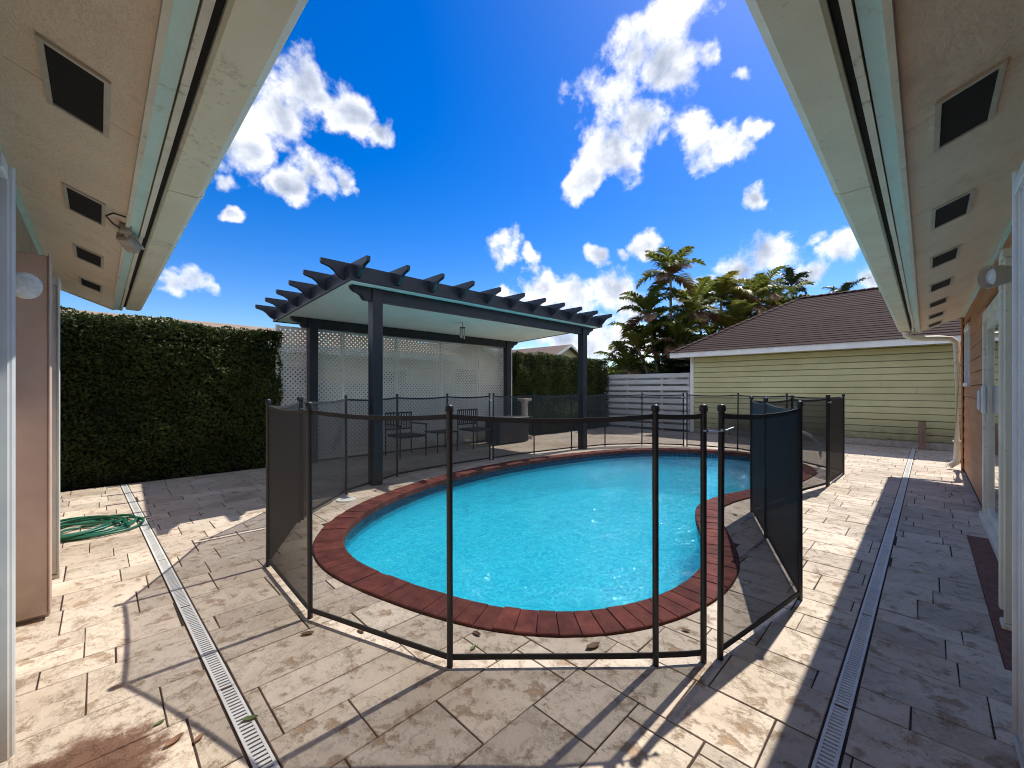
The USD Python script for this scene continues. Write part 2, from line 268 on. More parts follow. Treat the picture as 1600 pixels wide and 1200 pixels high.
mat('lamp_lens', (0.62, 0.62, 0.58), (0.80, 0.80, 0.76), 60, 0.2, 0.6, 70)
mat('lamp_shade', (0.48, 0.42, 0.34), (0.56, 0.50, 0.42), 8, 0.5)
mat('lamp_cream', (0.55, 0.47, 0.38), (0.62, 0.54, 0.44), 8, 0.45)
mat('camera_plastic', (0.30, 0.24, 0.19), (0.38, 0.31, 0.25), 20, 0.45)
mat('grate_white', (0.60, 0.60, 0.56), (0.74, 0.73, 0.68), 6, 0.5, detail=7)
mat('dark_slot', (0.012, 0.011, 0.010), (0.02, 0.018, 0.016), 6, 1.0)
mat('interior_dark', (0.10, 0.09, 0.08), (0.14, 0.12, 0.10), 2, 0.9)

# ------------------------------------------------------------------ mesh and scene helpers
USED, BASE = {}, {}
def numbered(parent, name):
    k = USED.setdefault(parent, {}); i = k.get(name, 0); k[name] = i + 1
    return f'{parent}/{name}' if i == 0 else f'{parent}/{name}_{i:03d}'

def tags(p, label=None, cat=None, group=None, kind=None):
    for k, v in (('label', label), ('category', cat), ('group', group), ('kind', kind)):
        if v: p.SetCustomDataByKey(k, v)

def thing(name, label, cat=None, base=(0, 0, 0), group=None, kind=None):
    path = numbered('/World', name)
    x = UsdGeom.Xform.Define(stage, path); x.AddTranslateOp().Set(Gf.Vec3d(*map(float, base)))
    tags(x.GetPrim(), label, cat, group, kind); BASE[path] = np.array(base, float)
    return path

def obj(name, mesh, m, parent='/World', smooth=False, **t):
    """ONE mesh prim under parent; the shape is given in world coordinates."""
    path = numbered(parent, name)
    v, f = arr(mesh)
    b = BASE.get(parent, np.zeros(3)); BASE[path] = b
    p = usdkit.mesh(stage, path, (v - b, f), LOOK[m] if isinstance(m, str) else m, smooth=smooth)
    tags(p.GetPrim(), **t)
    return path

def arr(m):
    if isinstance(m, trimesh.Trimesh): return np.array(m.vertices), np.array(m.faces)
    v, f = np.asarray(m[0], float), np.asarray(m[1], int)
    if f.shape[1] == 4: f = np.vstack([f[:, [0, 1, 2]], f[:, [0, 2, 3]]])
    return v, f

def cat(*ms):
    V, F, n = [], [], 0
    for m in ms:
        v, f = arr(m); V.append(v); F.append(f + n); n += len(v)
    return np.vstack(V), np.vstack(F)

def bx(x0, x1, y0, y1, z0, z1):
    v = np.array([[x, y, z] for z in (z0, z1) for y in (y0, y1) for x in (x0, x1)], float)
    f = np.array([[0, 2, 3, 1], [4, 5, 7, 6], [0, 1, 5, 4], [2, 6, 7, 3], [0, 4, 6, 2], [1, 3, 7, 5]])
    return v, f

def cbx(x0, x1, y0, y1, z0, z1, c=0.004):
    """box with chamfered edges (hull of three slabs)."""
    pts = []
    for (a, b, d) in ((c, c, 0), (c, 0, c), (0, c, c)):
        pts += [[x, y, z] for x in (x0 + a, x1 - a) for y in (y0 + b, y1 - b) for z in (z0 + d, z1 - d)]
    return trimesh.Trimesh(pts).convex_hull

def extrude(profile, axis, a0, a1):
    """profile: 2D ring; axis 'x': (y,z) swept in x; 'y': (x,z) swept in y."""
    poly = Polygon(profile)
    if not poly.exterior.is_ccw: poly = Polygon(list(poly.exterior.coords)[::-1])
    m = trimesh.creation.extrude_polygon(poly, a1 - a0, engine='earcut')
    v, f = np.array(m.vertices), np.array(m.faces)
    w = np.stack([v[:, 2] + a0, v[:, 0], v[:, 1]], 1) if axis == 'x' else np.stack([v[:, 0], v[:, 2] + a0, v[:, 1]], 1)
    if axis == 'y': f = f[:, ::-1]
    return w, f

def tube(pts, r, sides=8, caps=True):
    p = np.asarray(pts, float); r = np.broadcast_to(r, (len(p),))
    t = np.gradient(p, axis=0); t /= np.linalg.norm(t, axis=1, keepdims=True) + 1e-12
    ref = np.array([0, 0, 1.0]) if abs(t[:, 2]).mean() < 0.8 else np.array([1.0, 0, 0])
    a = np.cross(t, ref); a /= np.linalg.norm(a, axis=1, keepdims=True) + 1e-12
    b = np.cross(t, a); ang = np.arange(sides) * 2 * PI / sides
    v = p[:, None] + r[:, None, None] * (np.cos(ang)[None, :, None] * a[:, None] + np.sin(ang)[None, :, None] * b[:, None])
    i, j = np.meshgrid(np.arange(len(p) - 1), np.arange(sides), indexing='ij')
    q = np.stack([i * sides + j, (i + 1) * sides + j, (i + 1) * sides + (j + 1) % sides, i * sides + (j + 1) % sides], -1).reshape(-1, 4)
    V = v.reshape(-1, 3); F = np.vstack([q[:, [0, 1, 2]], q[:, [0, 2, 3]]])
    if caps:
        n = len(V); V = np.vstack([V, p[:1], p[-1:]]); k = np.arange(sides); e = (len(p) - 1) * sides
        F = np.vstack([F, np.stack([k, (k + 1) % sides, np.full(sides, n)], 1), np.stack([e + (k + 1) % sides, e + k, np.full(sides, n + 1)], 1)])
    return V, F

def lathe(prof, c=(0, 0, 0), sides=20):
    prof = np.asarray(prof, float); ang = np.arange(sides) * 2 * PI / sides
    v = np.stack([prof[:, 0, None] * np.cos(ang), prof[:, 0, None] * np.sin(ang), np.repeat(prof[:, 1, None], sides, 1)], -1).reshape(-1, 3)
    i, j = np.meshgrid(np.arange(len(prof) - 1), np.arange(sides), indexing='ij')
    q = np.stack([i * sides + j, i * sides + (j + 1) % sides, (i + 1) * sides + (j + 1) % sides, (i + 1) * sides + j], -1).reshape(-1, 4)
    return v + np.array(c), np.vstack([q[:, [0, 1, 2]], q[:, [0, 2, 3]]])

def rotv(m, R, c=(0, 0, 0)):
    v, f = arr(m); return v @ np.asarray(R).T + np.asarray(c), f

def align(d):
    """rotation that takes +z to d"""
    d = np.asarray(d, float) / np.linalg.norm(d)
    a = np.cross([0, 0, 1.0] if abs(d[2]) < .95 else [1.0, 0, 0], d); a /= np.linalg.norm(a)
    return np.stack([a, np.cross(d, a), d], 1)

def sheet(poly, z):
    v, f = trimesh.creation.triangulate_polygon(poly, engine='earcut')
    v, f = np.array(v), np.array(f)
    t = v[f]; ar = np.cross(t[:, 1] - t[:, 0], t[:, 2] - t[:, 0])
    f[ar < 0] = f[ar < 0][:, ::-1]
    return np.column_stack([v, np.full(len(v), z)]), f

# ------------------------------------------------------------------ the pool's outline
POOL_PTS = [(1.40, 3.06), (1.44, 3.52), (1.70, 3.98), (2.15, 4.36), (2.95, 4.80), (3.75, 5.00), (4.73, 5.12), (5.64, 5.12), (6.77, 4.98), (7.9, 4.60), (8.75, 4.0), (9.25, 3.3), (9.32, 2.5), (8.9, 1.82),
            (8.13, 1.48), (7.4, 1.44), (6.6, 1.52), (5.94, 1.66), (5.4, 1.78), (4.94, 1.80), (4.5, 1.72), (4.08, 1.54), (3.7, 1.34), (3.27, 1.19), (2.9, 1.13), (2.58, 1.15), (2.17, 1.32), (1.86, 1.59), (1.65, 1.93), (1.49, 2.49)]
pp = np.array(POOL_PTS + POOL_PTS[:1])
tck, _ = splprep(pp.T, s=0.012, per=True)
uu = np.linspace(0, 1, 2000, endpoint=False)
xy = np.array(splev(uu, tck)).T
seg = np.linalg.norm(np.roll(xy, -1, 0) - xy, axis=1); cum = np.concatenate([[0], np.cumsum(seg)]); PERIM = cum[-1]
def ring(n, off=0.0):
    """n points round the pool's lip, moved outward by off"""
    sdist = np.arange(n) * PERIM / n
    x = np.interp(sdist, cum, np.append(xy[:, 0], xy[0, 0])); y = np.interp(sdist, cum, np.append(xy[:, 1], xy[0, 1]))
    p = np.stack([x, y], 1)
    t = np.roll(p, -1, 0) - np.roll(p, 1, 0); t /= np.linalg.norm(t, axis=1, keepdims=True)
    area = 0.5 * np.sum(p[:, 0] * np.roll(p[:, 1], -1) - np.roll(p[:, 0], -1) * p[:, 1])
    nrm = np.stack([t[:, 1], -t[:, 0]], 1) * (1 if area > 0 else -1)
    return p + nrm * off
LIP, COPE = ring(360), 0.215
pool_poly = Polygon(LIP); cope_poly = Polygon(ring(360, COPE + 0.004))

# ------------------------------------------------------------------ setting: ground, paving, drains
ground = Polygon([(-60, -60), (160, -60), (160, 160), (-60, 160)], [list(Polygon(ring(120, 0.12)).exterior.coords)])
obj('ground', sheet(ground, -0.06), 'grass', label='grass ground around the houses', kind='structure')
DECK = sbox(-0.4, -0.46, 12.98, 7.95)
deck = thing('patio_paving', 'cream and brown stamped stone paving around the pool', kind='structure')
obj('joint_bed', sheet(DECK.difference(Polygon(ring(200, 0.16))), -0.0032), 'joint_grout', deck)

DRAIN_W = 0.064
drainL = LineString([(0.462 - .0272 * 0.2, 0.2), (0.462 - .0272 * 7.9, 7.9)]).buffer(DRAIN_W / 2, cap_style=2)     # along Y
drainR = LineString([(0.2, 0.262 - .006 * .2), (12.9, 0.262 - .006 * 12.9)]).buffer(DRAIN_W / 2, cap_style=2)
SOIL = sbox(3.05, -0.455, 5.6, -0.27)
block = cope_poly.union(drainL.buffer(0.006, join_style=2)).union(drainR.buffer(0.006, join_style=2)).union(SOIL)

def slab(poly, z, bev=0.0022, gap=0.0024):
    """one stone: a top face with worn, sloping edges down into the joint"""
    out = poly.buffer(-gap, join_style=2)
    if out.is_empty: return None
    ms = []
    for g in getattr(out, 'geoms', [out]):
        top = g.buffer(-bev, join_style=2)
        if top.is_empty or top.area < 0.003 or top.geom_type != 'Polygon': continue
        top = top.simplify(0.002)
        r = np.array(top.exterior.coords)[:-1]
        if not top.exterior.is_ccw: r = r[::-1]
        v, f = sheet(Polygon(r), 0.0)
        n = len(r)
        e = np.roll(r, -1, 0) - r; e /= np.linalg.norm(e, axis=1, keepdims=True) + 1e-9
        no = np.stack([e[:, 1], -e[:, 0]], 1); nv = no + np.roll(no, 1, 0); nv /= np.maximum(0.45, np.sum(nv * no, 1))[:, None]
        o = r + nv * bev
        v1 = np.column_stack([r, np.zeros(n)]); v2 = np.column_stack([o, np.full(n, -0.0038)])
        k = np.arange(n); k2 = (k + 1) % n
        q = np.stack([k, n + k, n + k2, k2], 1)
        ms.append(cat((v, f), (np.vstack([v1, v2]), q)))
    if not ms: return None
    v, f = cat(*ms)
    v[:, 2] += z
    tilt = np.clip(rng.normal(0, 0.0014, 2), -.002, .002); c = v[:, :2].mean(0)
    v[:, 2] += (v[:, :2] - c) @ tilt * (v[:, 2] > z - 0.004)
    return v, f

def courses(region, along):
    """ashlar courses: along 'x' or 'y'"""
    x0, y0, x1, y1 = region.bounds
    if along == 'y': x0, y0, x1, y1 = y0, x0, y1, x1
    out, y = [], y0
    while y < y1 - 0.02:
        h = float(rng.choice([0.17, 0.23, 0.27, 0.31, 0.36], p=[.2, .25, .2, .2, .15])); h = min(h, y1 - y)
        if y1 - y - h < 0.12: h = y1 - y
        x = x0 - rng.uniform(0, 0.45)
        while x < x1:
            w = float(rng.choice([0.25, 0.33, 0.40, 0.48, 0.62], p=[.15, .25, .25, .2, .15])) * rng.uniform(.95, 1.05)
            if h > .33 and rng.random() < .4 and w > .4:   # a wide stone split along its course
                hh = h * rng.uniform(.45, .55); rects = [(x, y, x + w, y + hh), (x, y + hh, x + w, y + h)]
            else: rects = [(x, y, x + w, y + h)]
            for (a, b, c, d) in rects:
                if along == 'y': a, b, c, d = b, a, d, c
                j = rng.normal(0, 0.0012, 8)
                out.append(Polygon([(a + j[0], b + j[1]), (c + j[2], b + j[3]), (c + j[4], d + j[5]), (a + j[6], d + j[7])]).intersection(region))
            x += w
        y += h
    return [p for p in out if not p.is_empty and p.area > 0.004]

stones = courses(sbox(-0.38, -0.45, 1.62, 7.9), 'x') + courses(sbox(1.62, -0.45, 12.9, 4.6), 'y') + courses(sbox(1.62, 4.6, 12.9, 7.9), 'x')
cut = []
for p in stones:
    q = p.difference(block)
    for g in getattr(q, 'geoms', [q]):
        if g.geom_type == 'Polygon' and g.area > 0.004: cut.append(g)
def seen(p):
    c = p.centroid; d = S * (c.x + c.y); l = S * (c.x - c.y)
    return p.area / max(d, .6) ** 3 if d > 1.2 and abs(l) < 1.3 * d else 0.0001 * p.area / (1 + abs(d))
cut.sort(key=seen, reverse=True)
rest = []
for i, p in enumerate(cut):
    s_ = slab(p, float(np.clip(rng.normal(0, 0.0009), -0.0008, 0.002)))
    if s_ is None: continue
    if i < 298: obj('paving_stone', s_, M_DECK, deck)
    else: rest.append(s_)
obj('further_paving_stones', cat(*rest), M_DECK, deck, kind='stuff')

def drain(along, lo, hi, label, c, sl):
    w0, w1 = c - DRAIN_W / 2, c + DRAIN_W / 2
    def turn(m): v, f = arr(m); k = 0 if along == 'x' else 1; v[:, 1 - k] += sl * v[:, k]; return v, f
    t = thing('channel_drain', label, 'drain', (lo, 0.23, 0) if along == 'x' else (0.23, lo, 0), group=None)
    def B(a0, a1, b0, b1, z0, z1): return bx(a0, a1, b0, b1, z0, z1) if along == 'x' else bx(b0, b1, a0, a1, z0, z1)
    obj('channel', turn(B(lo, hi, w0 + .004, w1 - .004, -0.05, -0.0105)), 'dark_slot', t)
    a = lo
    while a < hi - .05:
        b = min(a + 1.0, hi)
        ms = [B(a + .002, b - .002, w0, w0 + .010, -0.012, 0.003), B(a + .002, b - .002, w1 - .010, w1, -0.012, 0.003)]
        k = a + .014
        while k < b - .01:
            ms.append(B(k - .0068, k + .0068, w0 + .010, w1 - .010, -0.009, 0.002)); k += 0.0225
        obj('grate', turn(cat(*ms)), 'grate_white', t)
        a = b
drain('y', 0.2, 7.9, 'white slotted channel drain running from the foreground to the tall left hedge', 0.462, -0.0272)
drain('x', 0.2, 12.9, 'white slotted channel drain under the right eave running to the yellow wall', 0.262, -0.006)
obj('soil_strip', sheet(SOIL, -0.001), 'red_soil', label='strip of bare reddish soil in front of the sliding door', kind='structure')

# ------------------------------------------------------------------ the pool
pool = thing('swimming_pool', 'kidney shaped pool with aqua plaster and red brick edge', 'pool', (5.2, 3.2, 0))
N = 300
offs = [(0.0, -0.055), (0.0, -0.34), (-0.05, -0.46), (-0.14, -0.54), (-0.32, -0.60), (-0.60, -0.63)]
rings_ = []
for o, z in offs:
    r = ring(N, o); deep = 1 + 0.35 * np.clip((r[:, 0] - 2) / 6.5, 0, 1) if z < -0.2 else np.ones(N)
    rings_.append(np.column_stack([r, z * deep]))
V = np.vstack(rings_); k = np.arange(N)
F = np.vstack([np.stack([i * N + k, i * N + (k + 1) % N, (i + 1) * N + (k + 1) % N, (i + 1) * N + k], 1) for i in range(len(offs) - 1)])
fv, ff = sheet(Polygon(rings_[-1][:, :2]), 0.0)
fv[:, 2] = -0.63 * (1 + 0.35 * np.clip((fv[:, 0] - 2) / 6.5, 0, 1))
obj('pool_shell', cat((V, F[:, ::-1]), (fv, ff)), 'pool_plaster', pool)
# waterline tiles: three rows of small glazed tiles, each with its own edges
tiles, nt = [], int(PERIM / 0.052)
ro, ri = ring(nt * 4, -0.002), ring(nt * 4, -0.010)
for i in range(nt):
    a, b = (4 * i) % (4 * nt), (4 * i + 4) % (4 * nt)
    pa0, pb0, pa, pb = ro[a], ro[b], ri[a], ri[b]
    for rw in range(3):
        z1 = -0.05 - rw * 0.052; z0 = z1 - 0.047; e = 0.05
        A, B_ = pa + (pb - pa) * e, pb - (pb - pa) * e; A0, B0 = pa0 + (pb0 - pa0) * .02, pb0 - (pb0 - pa0) * .02
        v = np.array([[*A0, z0 - .001], [*B0, z0 - .001], [*B0, z1 + .001], [*A0, z1 + .001], [*A, z0], [*B_, z0], [*B_, z1], [*A, z1]])
        tiles.append((v, np.array([[4, 5, 6, 7], [0, 1, 5, 4], [1, 2, 6, 5], [2, 3, 7, 6], [3, 0, 4, 7]])))
obj('waterline_tiles', cat(*tiles), 'blue_tile', pool, kind='stuff')
# coping: one brick after another, set across the edge
nb = int(PERIM / 0.104)
ri, ro = ring(nb * 4, -0.022), ring(nb * 4, COPE)
for i in range(nb):
    e = 0.014
    def P(r, s): s = s * 4 + i * 4; j = int(math.floor(s)) % (4 * nb); t = s - math.floor(s); return r[j] * (1 - t) + r[(j + 1) % (4 * nb)] * t
    dz = rng.normal(0, .0018); zt = 0.016 + dz; ch = 0.004
    lo = [P(ri, e), P(ri, 1 - e), P(ro, 1 - e), P(ro, e)]
    cen = sum(lo) / 4
    up = [p + (cen - p) / np.linalg.norm(cen - p) * 0.006 for p in lo]
    v = np.array([[*p, -0.048] for p in lo] + [[*p, zt - ch] for p in lo] + [[*p, zt] for p in up])
    f = [[8, 9, 10, 11]] + [[q, (q + 1) % 4, 4 + (q + 1) % 4, 4 + q] for q in range(4)] + [[4 + q, 4 + (q + 1) % 4, 8 + (q + 1) % 4, 8 + q] for q in range(4)]
    m_ = (v, np.array(f))
    area = np.cross(v[9] - v[8], v[10] - v[8])[2]
    if area < 0: m_ = (v, np.array(f)[:, ::-1])
    obj('coping_brick', m_, 'coping_brick_look', pool)
b0, b1 = ring(240, 0.0), ring(240, COPE - .006)
k = np.arange(240); q = np.stack([k, (k + 1) % 240, 240 + (k + 1) % 240, 240 + k], 1)
obj('coping_mortar', (np.vstack([np.column_stack([b0, np.full(240, -0.004)]), np.column_stack([b1, np.full(240, -0.004)])]), q[:, ::-1]), 'joint_grout', pool)
wp = Polygon(ring(300, -0.003))
obj('water', sheet(wp, -0.125), M_WATER, label='clear rippled turquoise pool water', kind='structure')

# skimmer lid beside the pool
c = (2.10, 4.92)
lid = thing('skimmer_lid', 'round white plastic skimmer lid set in the paving by the pool edge', 'lid', (*c, 0))
obj('lid_plate', lathe([(0.001, .016), (.10, .016), (.112, .012), (.115, .002)], (*c, 0), 28), 'white_paint', lid, smooth=40)
obj('finger_hole', cat(*[lathe([(.001, .0175), (.009, .0175), (.010, .014)], (c[0] + dx, c[1] + dy, 0), 10) for dx, dy in ((.06, .02), (-.06, -.02))]), 'dark_slot', lid)

# ------------------------------------------------------------------ pool fence of netting
FP = dict(a0=(.90, 3.49), a1=(.87, 2.53), a2=(1.19, 1.61), a3=(1.90, .92), a4=(2.085, .765), b0=(2.165, .715), b1=(3.13, .56), b2=(4.22, 1.01), b3=(5.0, 1.33), b4=(6.05, 1.17), b5=(7.04, .95), b6=(7.12, .945),
          b7=(8.22, .905), b8=(9.10, 1.83), b9=(9.80, 2.88), c0=(9.62, 3.90), c1=(9.58, 3.96), c2=(9.1, 4.75), c3=(8.3, 5.25), c4=(7.35, 5.50), c5=(6.30, 5.66), d0=(5.24, 5.74), d1=(5.16, 5.745), d2=(4.2, 5.76), d3=(3.2, 5.66),
          d4=(2.22, 5.19), e0=(1.47, 4.49), e1=(1.42, 4.43))
RUNS = [['e1', 'a0', 'a1', 'a2', 'a3', 'a4'], ['b0', 'b1', 'b2', 'b3', 'b4', 'b5'], ['b6', 'b7', 'b8', 'b9', 'c0'], ['c1', 'c2', 'c3', 'c4', 'c5', 'd0'], ['d1', 'd2', 'd3', 'd4', 'e0']]
fence = thing('pool_fence', 'black netting safety fence on slim posts around the pool', 'fence', (1.19, 1.61, 0))
PT = 1.235
for run in RUNS:
    for kx, nm in enumerate(run):
        x, y = FP[nm]; r = 0.0148
        ln = rng.normal(0, .004, 2)
        th = obj('post', tube([(x, y, -0.01), (x + ln[0] * .5, y + ln[1] * .5, .6), (x + ln[0], y + ln[1], PT)], r, 12), 'black_metal', fence, smooth=50)
        obj('cap', lathe([(.001, PT + .022), (.012, PT + .020), (.0195, PT + .012), (.0205, PT - .012), (.0175, PT - .014)], (x + ln[0], y + ln[1], 0), 12), 'black_metal', th, smooth=50)
    for A, B_ in zip(run[:-1], run[1:]):
        a, b = np.array(FP[A]), np.array(FP[B_]); n = 14
        t = np.linspace(0, 1, n + 1); p = a + (b - a) * t[:, None]
        sag = 0.022 * 4 * t * (1 - t) * min(1, np.linalg.norm(b - a)); top = 1.205 - sag
        bot = 0.042 + 0.0015 * np.sin(t * 5 + a[0])
        nrm = np.array([-(b - a)[1], (b - a)[0]]) / np.linalg.norm(b - a)
        rows = 5
        Vp = np.vstack([np.column_stack([p + nrm * (0.004 * np.sin(PI * t) * math.sin(PI * i / rows))[:, None], bot + (top - bot) * i / rows]) for i in range(rows + 1)])
        i, j = np.meshgrid(np.arange(rows), np.arange(n), indexing='ij'); w = n + 1
        Fp = np.stack([i * w + j, i * w + j + 1, (i + 1) * w + j + 1, (i + 1) * w + j], -1).reshape(-1, 4)
        pn = obj('netting', (Vp, Fp), M_NET, fence, smooth=True)
        def hem(zc, hgt, th=.004):
            V_ = np.vstack([np.column_stack([p + nrm * sgn * th, zc + dz]) for sgn, dz in ((-1, -hgt / 2), (1, -hgt / 2), (1, hgt / 2), (-1, hgt / 2))])
            jj = np.arange(n)
            F_ = np.vstack([np.stack([q * w + jj, q * w + jj + 1, ((q + 1) % 4) * w + jj + 1, ((q + 1) % 4) * w + jj], 1) for q in range(4)])
            return V_, F_
        obj('top_hem', hem(top - .006, .024), 'black_hem', pn)
        obj('bottom_hem', hem(bot + .004, .026), 'black_hem', pn)
# latches between neighbouring sections
for A, B_, zz in (('a4', 'b0', 1.13), ('b5', 'b6', 1.15), ('c0', 'c1', 1.13), ('d0', 'd1', 1.13), ('e0', 'e1', 1.13)):
    a, b = np.array([*FP[A], zz]), np.array([*FP[B_], zz]); d = (b - a) / np.linalg.norm(b - a); o = np.array([-.7, -.7, 0]) * .028
    obj('latch', cat(tube([a + o - d * .02, a + o + (b - a) * .5 + np.array([0, 0, -.006]), b + o + d * .03], .0045, 8), tube([a, a + o * 1.5], .006, 8), tube([b, b + o * 1.5], .006, 8),
                     tube([b + o + d * .03, b + o + d * .035 + np.array([0, 0, -.022])], .006, 8), tube([b + o + d * .02, b + o + d * .06 + np.array([0, 0, .012])], .004, 8)), 'chrome', fence, smooth=40)

# grab rails of the pool steps
for k, (y0, nm) in enumerate(((1.62, 'chrome grab rail of the pool steps nearer the camera'), (2.05, 'chrome grab rail of the pool steps farther from the camera'))):
    x0 = 8.52 if k == 0 else 8.75
    th = np.linspace(0, PI, 22)
    d = np.array([.55, -.83]) if k == 0 else np.array([.75, -.66])
    r0 = np.array([x0, y0]) - d * .30
    pts = [(*(r0), -0.6), (*(r0), 0.12)] + [(*(r0 + d * (.36 - .36 * math.cos(a))), 0.25 + .34 * math.sin(a)) for a in th] + [(*(r0 + d * .72), .12), (*(r0 + d * .72), 0.0)]
    h = thing('grab_rail', nm, 'handrail', (*(r0 + d * .72), 0))
    obj('rail_tube', tube(pts, .025, 12), 'satin_steel', h, smooth=60)
    obj('escutcheon', lathe([(.024, .02), (.05, .012), (.056, .002)], (*(r0 + d * .72), 0.0), 18), 'chrome', h, smooth=40)

# ------------------------------------------------------------------ the house: two wings, camera in their corner
SL = 0.4
house = thing('house', 'tan house with two wings meeting behind the viewer, vented eaves and gutters', 'house', (-0.5, -0.5, 0))
XW, YW, XE, YE = -0.36, -0.45, 10.05, 7.15
WALLX, WALLY = 9.95, 6.6
# right wing walls round a door and a window
DOOR = (2.5, 6.46, 2.12); WIN = (8.55, 9.35, 1.42, 2.2)
zt = 2.5
wm = [bx(-0.6, DOOR[0], YW - .12, YW - .012, 0, zt), bx(DOOR[0], DOOR[1], YW - .12, YW - .012, DOOR[2], zt), bx(DOOR[1], WIN[0], YW - .12, YW - .012, 0, zt),
      bx(WIN[0], WIN[1], YW - .12, YW - .012, 0, WIN[2]), bx(WIN[0], WIN[1], YW - .12, YW - .012, WIN[3], zt), bx(WIN[1], WALLX, YW - .12, YW - .012, 0, zt), bx(WALLX - .12, WALLX, -5, YW - .122, 0, zt)]
obj('right_wing_wall', cat(*wm), 'lap_shadow_backing_brown', house)
obj('interior_wall', cat(bx(-0.6, WALLX - .13, -2.2, -2.1, 0, zt), bx(-0.6, -0.5, -2.1, YW - .13, 0, zt), bx(-0.5, WALLX - .13, -2.1, YW - .122, -0.02, 0.0), bx(-0.5, WALLX - .13, -2.1, YW - .122, zt - .05, zt)), 'interior_dark', house)
# lap siding on the right wing
bh, z = 0.165, 0.06
while z < 2.5:
    z1 = min(z + bh, 2.515)
    prof = lambda: [(YW - .011, z + .005), (YW + .016, z + .005), (YW + .005, z1 - .005), (YW - .011, z1 - .005)]
    spans = [(DOOR[1] + .09, WALLX)]
    if z1 > WIN[2] - .03 and z < WIN[3] + .03: spans = [(DOOR[1] + .09, WIN[0] - .05), (WIN[1] + .05, WALLX)]
    if z > DOOR[2] + .03: spans.append((-0.3, DOOR[1] + .088))
    for a, b in spans: obj('siding_board', extrude(prof(), 'x', a, b), 'siding_orange', house)
    z += bh
obj('corner_board', cat(cbx(WALLX + .001, WALLX + .03, YW - .10, YW + .02, 0, 2.5), cbx(WALLX - .09, WALLX + .03, YW + .0205, YW + .04, 0, 2.5)), 'siding_orange', house)
# sliding door
door = obj('sliding_door', cat(cbx(DOOR[0], DOOR[1] + .06, YW - .06, YW + .03, DOOR[2] - .10, DOOR[2]), cbx(DOOR[1] - .05, DOOR[1] + .06, YW - .06, YW + .032, 0.05, DOOR[2] - .10), cbx(DOOR[0], DOOR[1] + .06, YW - .06, YW + .055, 0.0, 0.06),
                               cbx(DOOR[0], DOOR[0] + .06, YW - .06, YW + .03, 0.05, DOOR[2] - .1)), 'gutter_sage', house)
for (a, b, yy) in ((4.55, 6.40, YW - .01), (2.58, 4.62, YW - .05)):
    fr = cat(bx(a, a + .07, yy - .02, yy + .02, .062, DOOR[2] - .102), bx(b - .07, b, yy - .02, yy + .02, .062, DOOR[2] - .102), bx(a + .07, b - .07, yy - .02, yy + .02, .062, .15), bx(a + .07, b - .07, yy - .02, yy + .02, DOOR[2] - .19, DOOR[2] - .102))
    obj('door_frame', fr, 'gutter_sage', door)
    obj('pane', bx(a + .07, b - .07, yy - .003, yy + .003, .15, DOOR[2] - .19), 'glass', door)
obj('handle', cat(cbx(6.335, 6.39, YW + .012, YW + .05, 1.08, 1.36, .012), cbx(6.345, 6.38, YW + .05, YW + .075, 1.12, 1.32, .01)), 'white_paint', door)
win = obj('window', cat(bx(WIN[0] - .05, WIN[1] + .05, YW - .02, YW + .035, WIN[3], WIN[3] + .05), bx(WIN[0] - .05, WIN[1] + .05, YW - .02, YW + .045, WIN[2] - .05, WIN[2]), bx(WIN[0] - .05, WIN[0], YW - .02, YW + .03, WIN[2], WIN[3]),
                        bx(WIN[1], WIN[1] + .05, YW - .02, YW + .03, WIN[2], WIN[3]), bx((WIN[0] + WIN[1]) / 2 - .015, (WIN[0] + WIN[1]) / 2 + .015, YW - .02, YW + .01, WIN[2], WIN[3])), 'white_paint', house)
obj('pane', bx(WIN[0], WIN[1], YW - .035, YW - .028, WIN[2], WIN[3]), 'glass', win)
# left wing wall
obj('left_wing_wall', cat(bx(XW - .12, XW, -0.5, WALLY, 0, 2.5), bx(-5, XW - .122, WALLY - .12, WALLY, 0, 2.5)), 'stucco_tan', house)
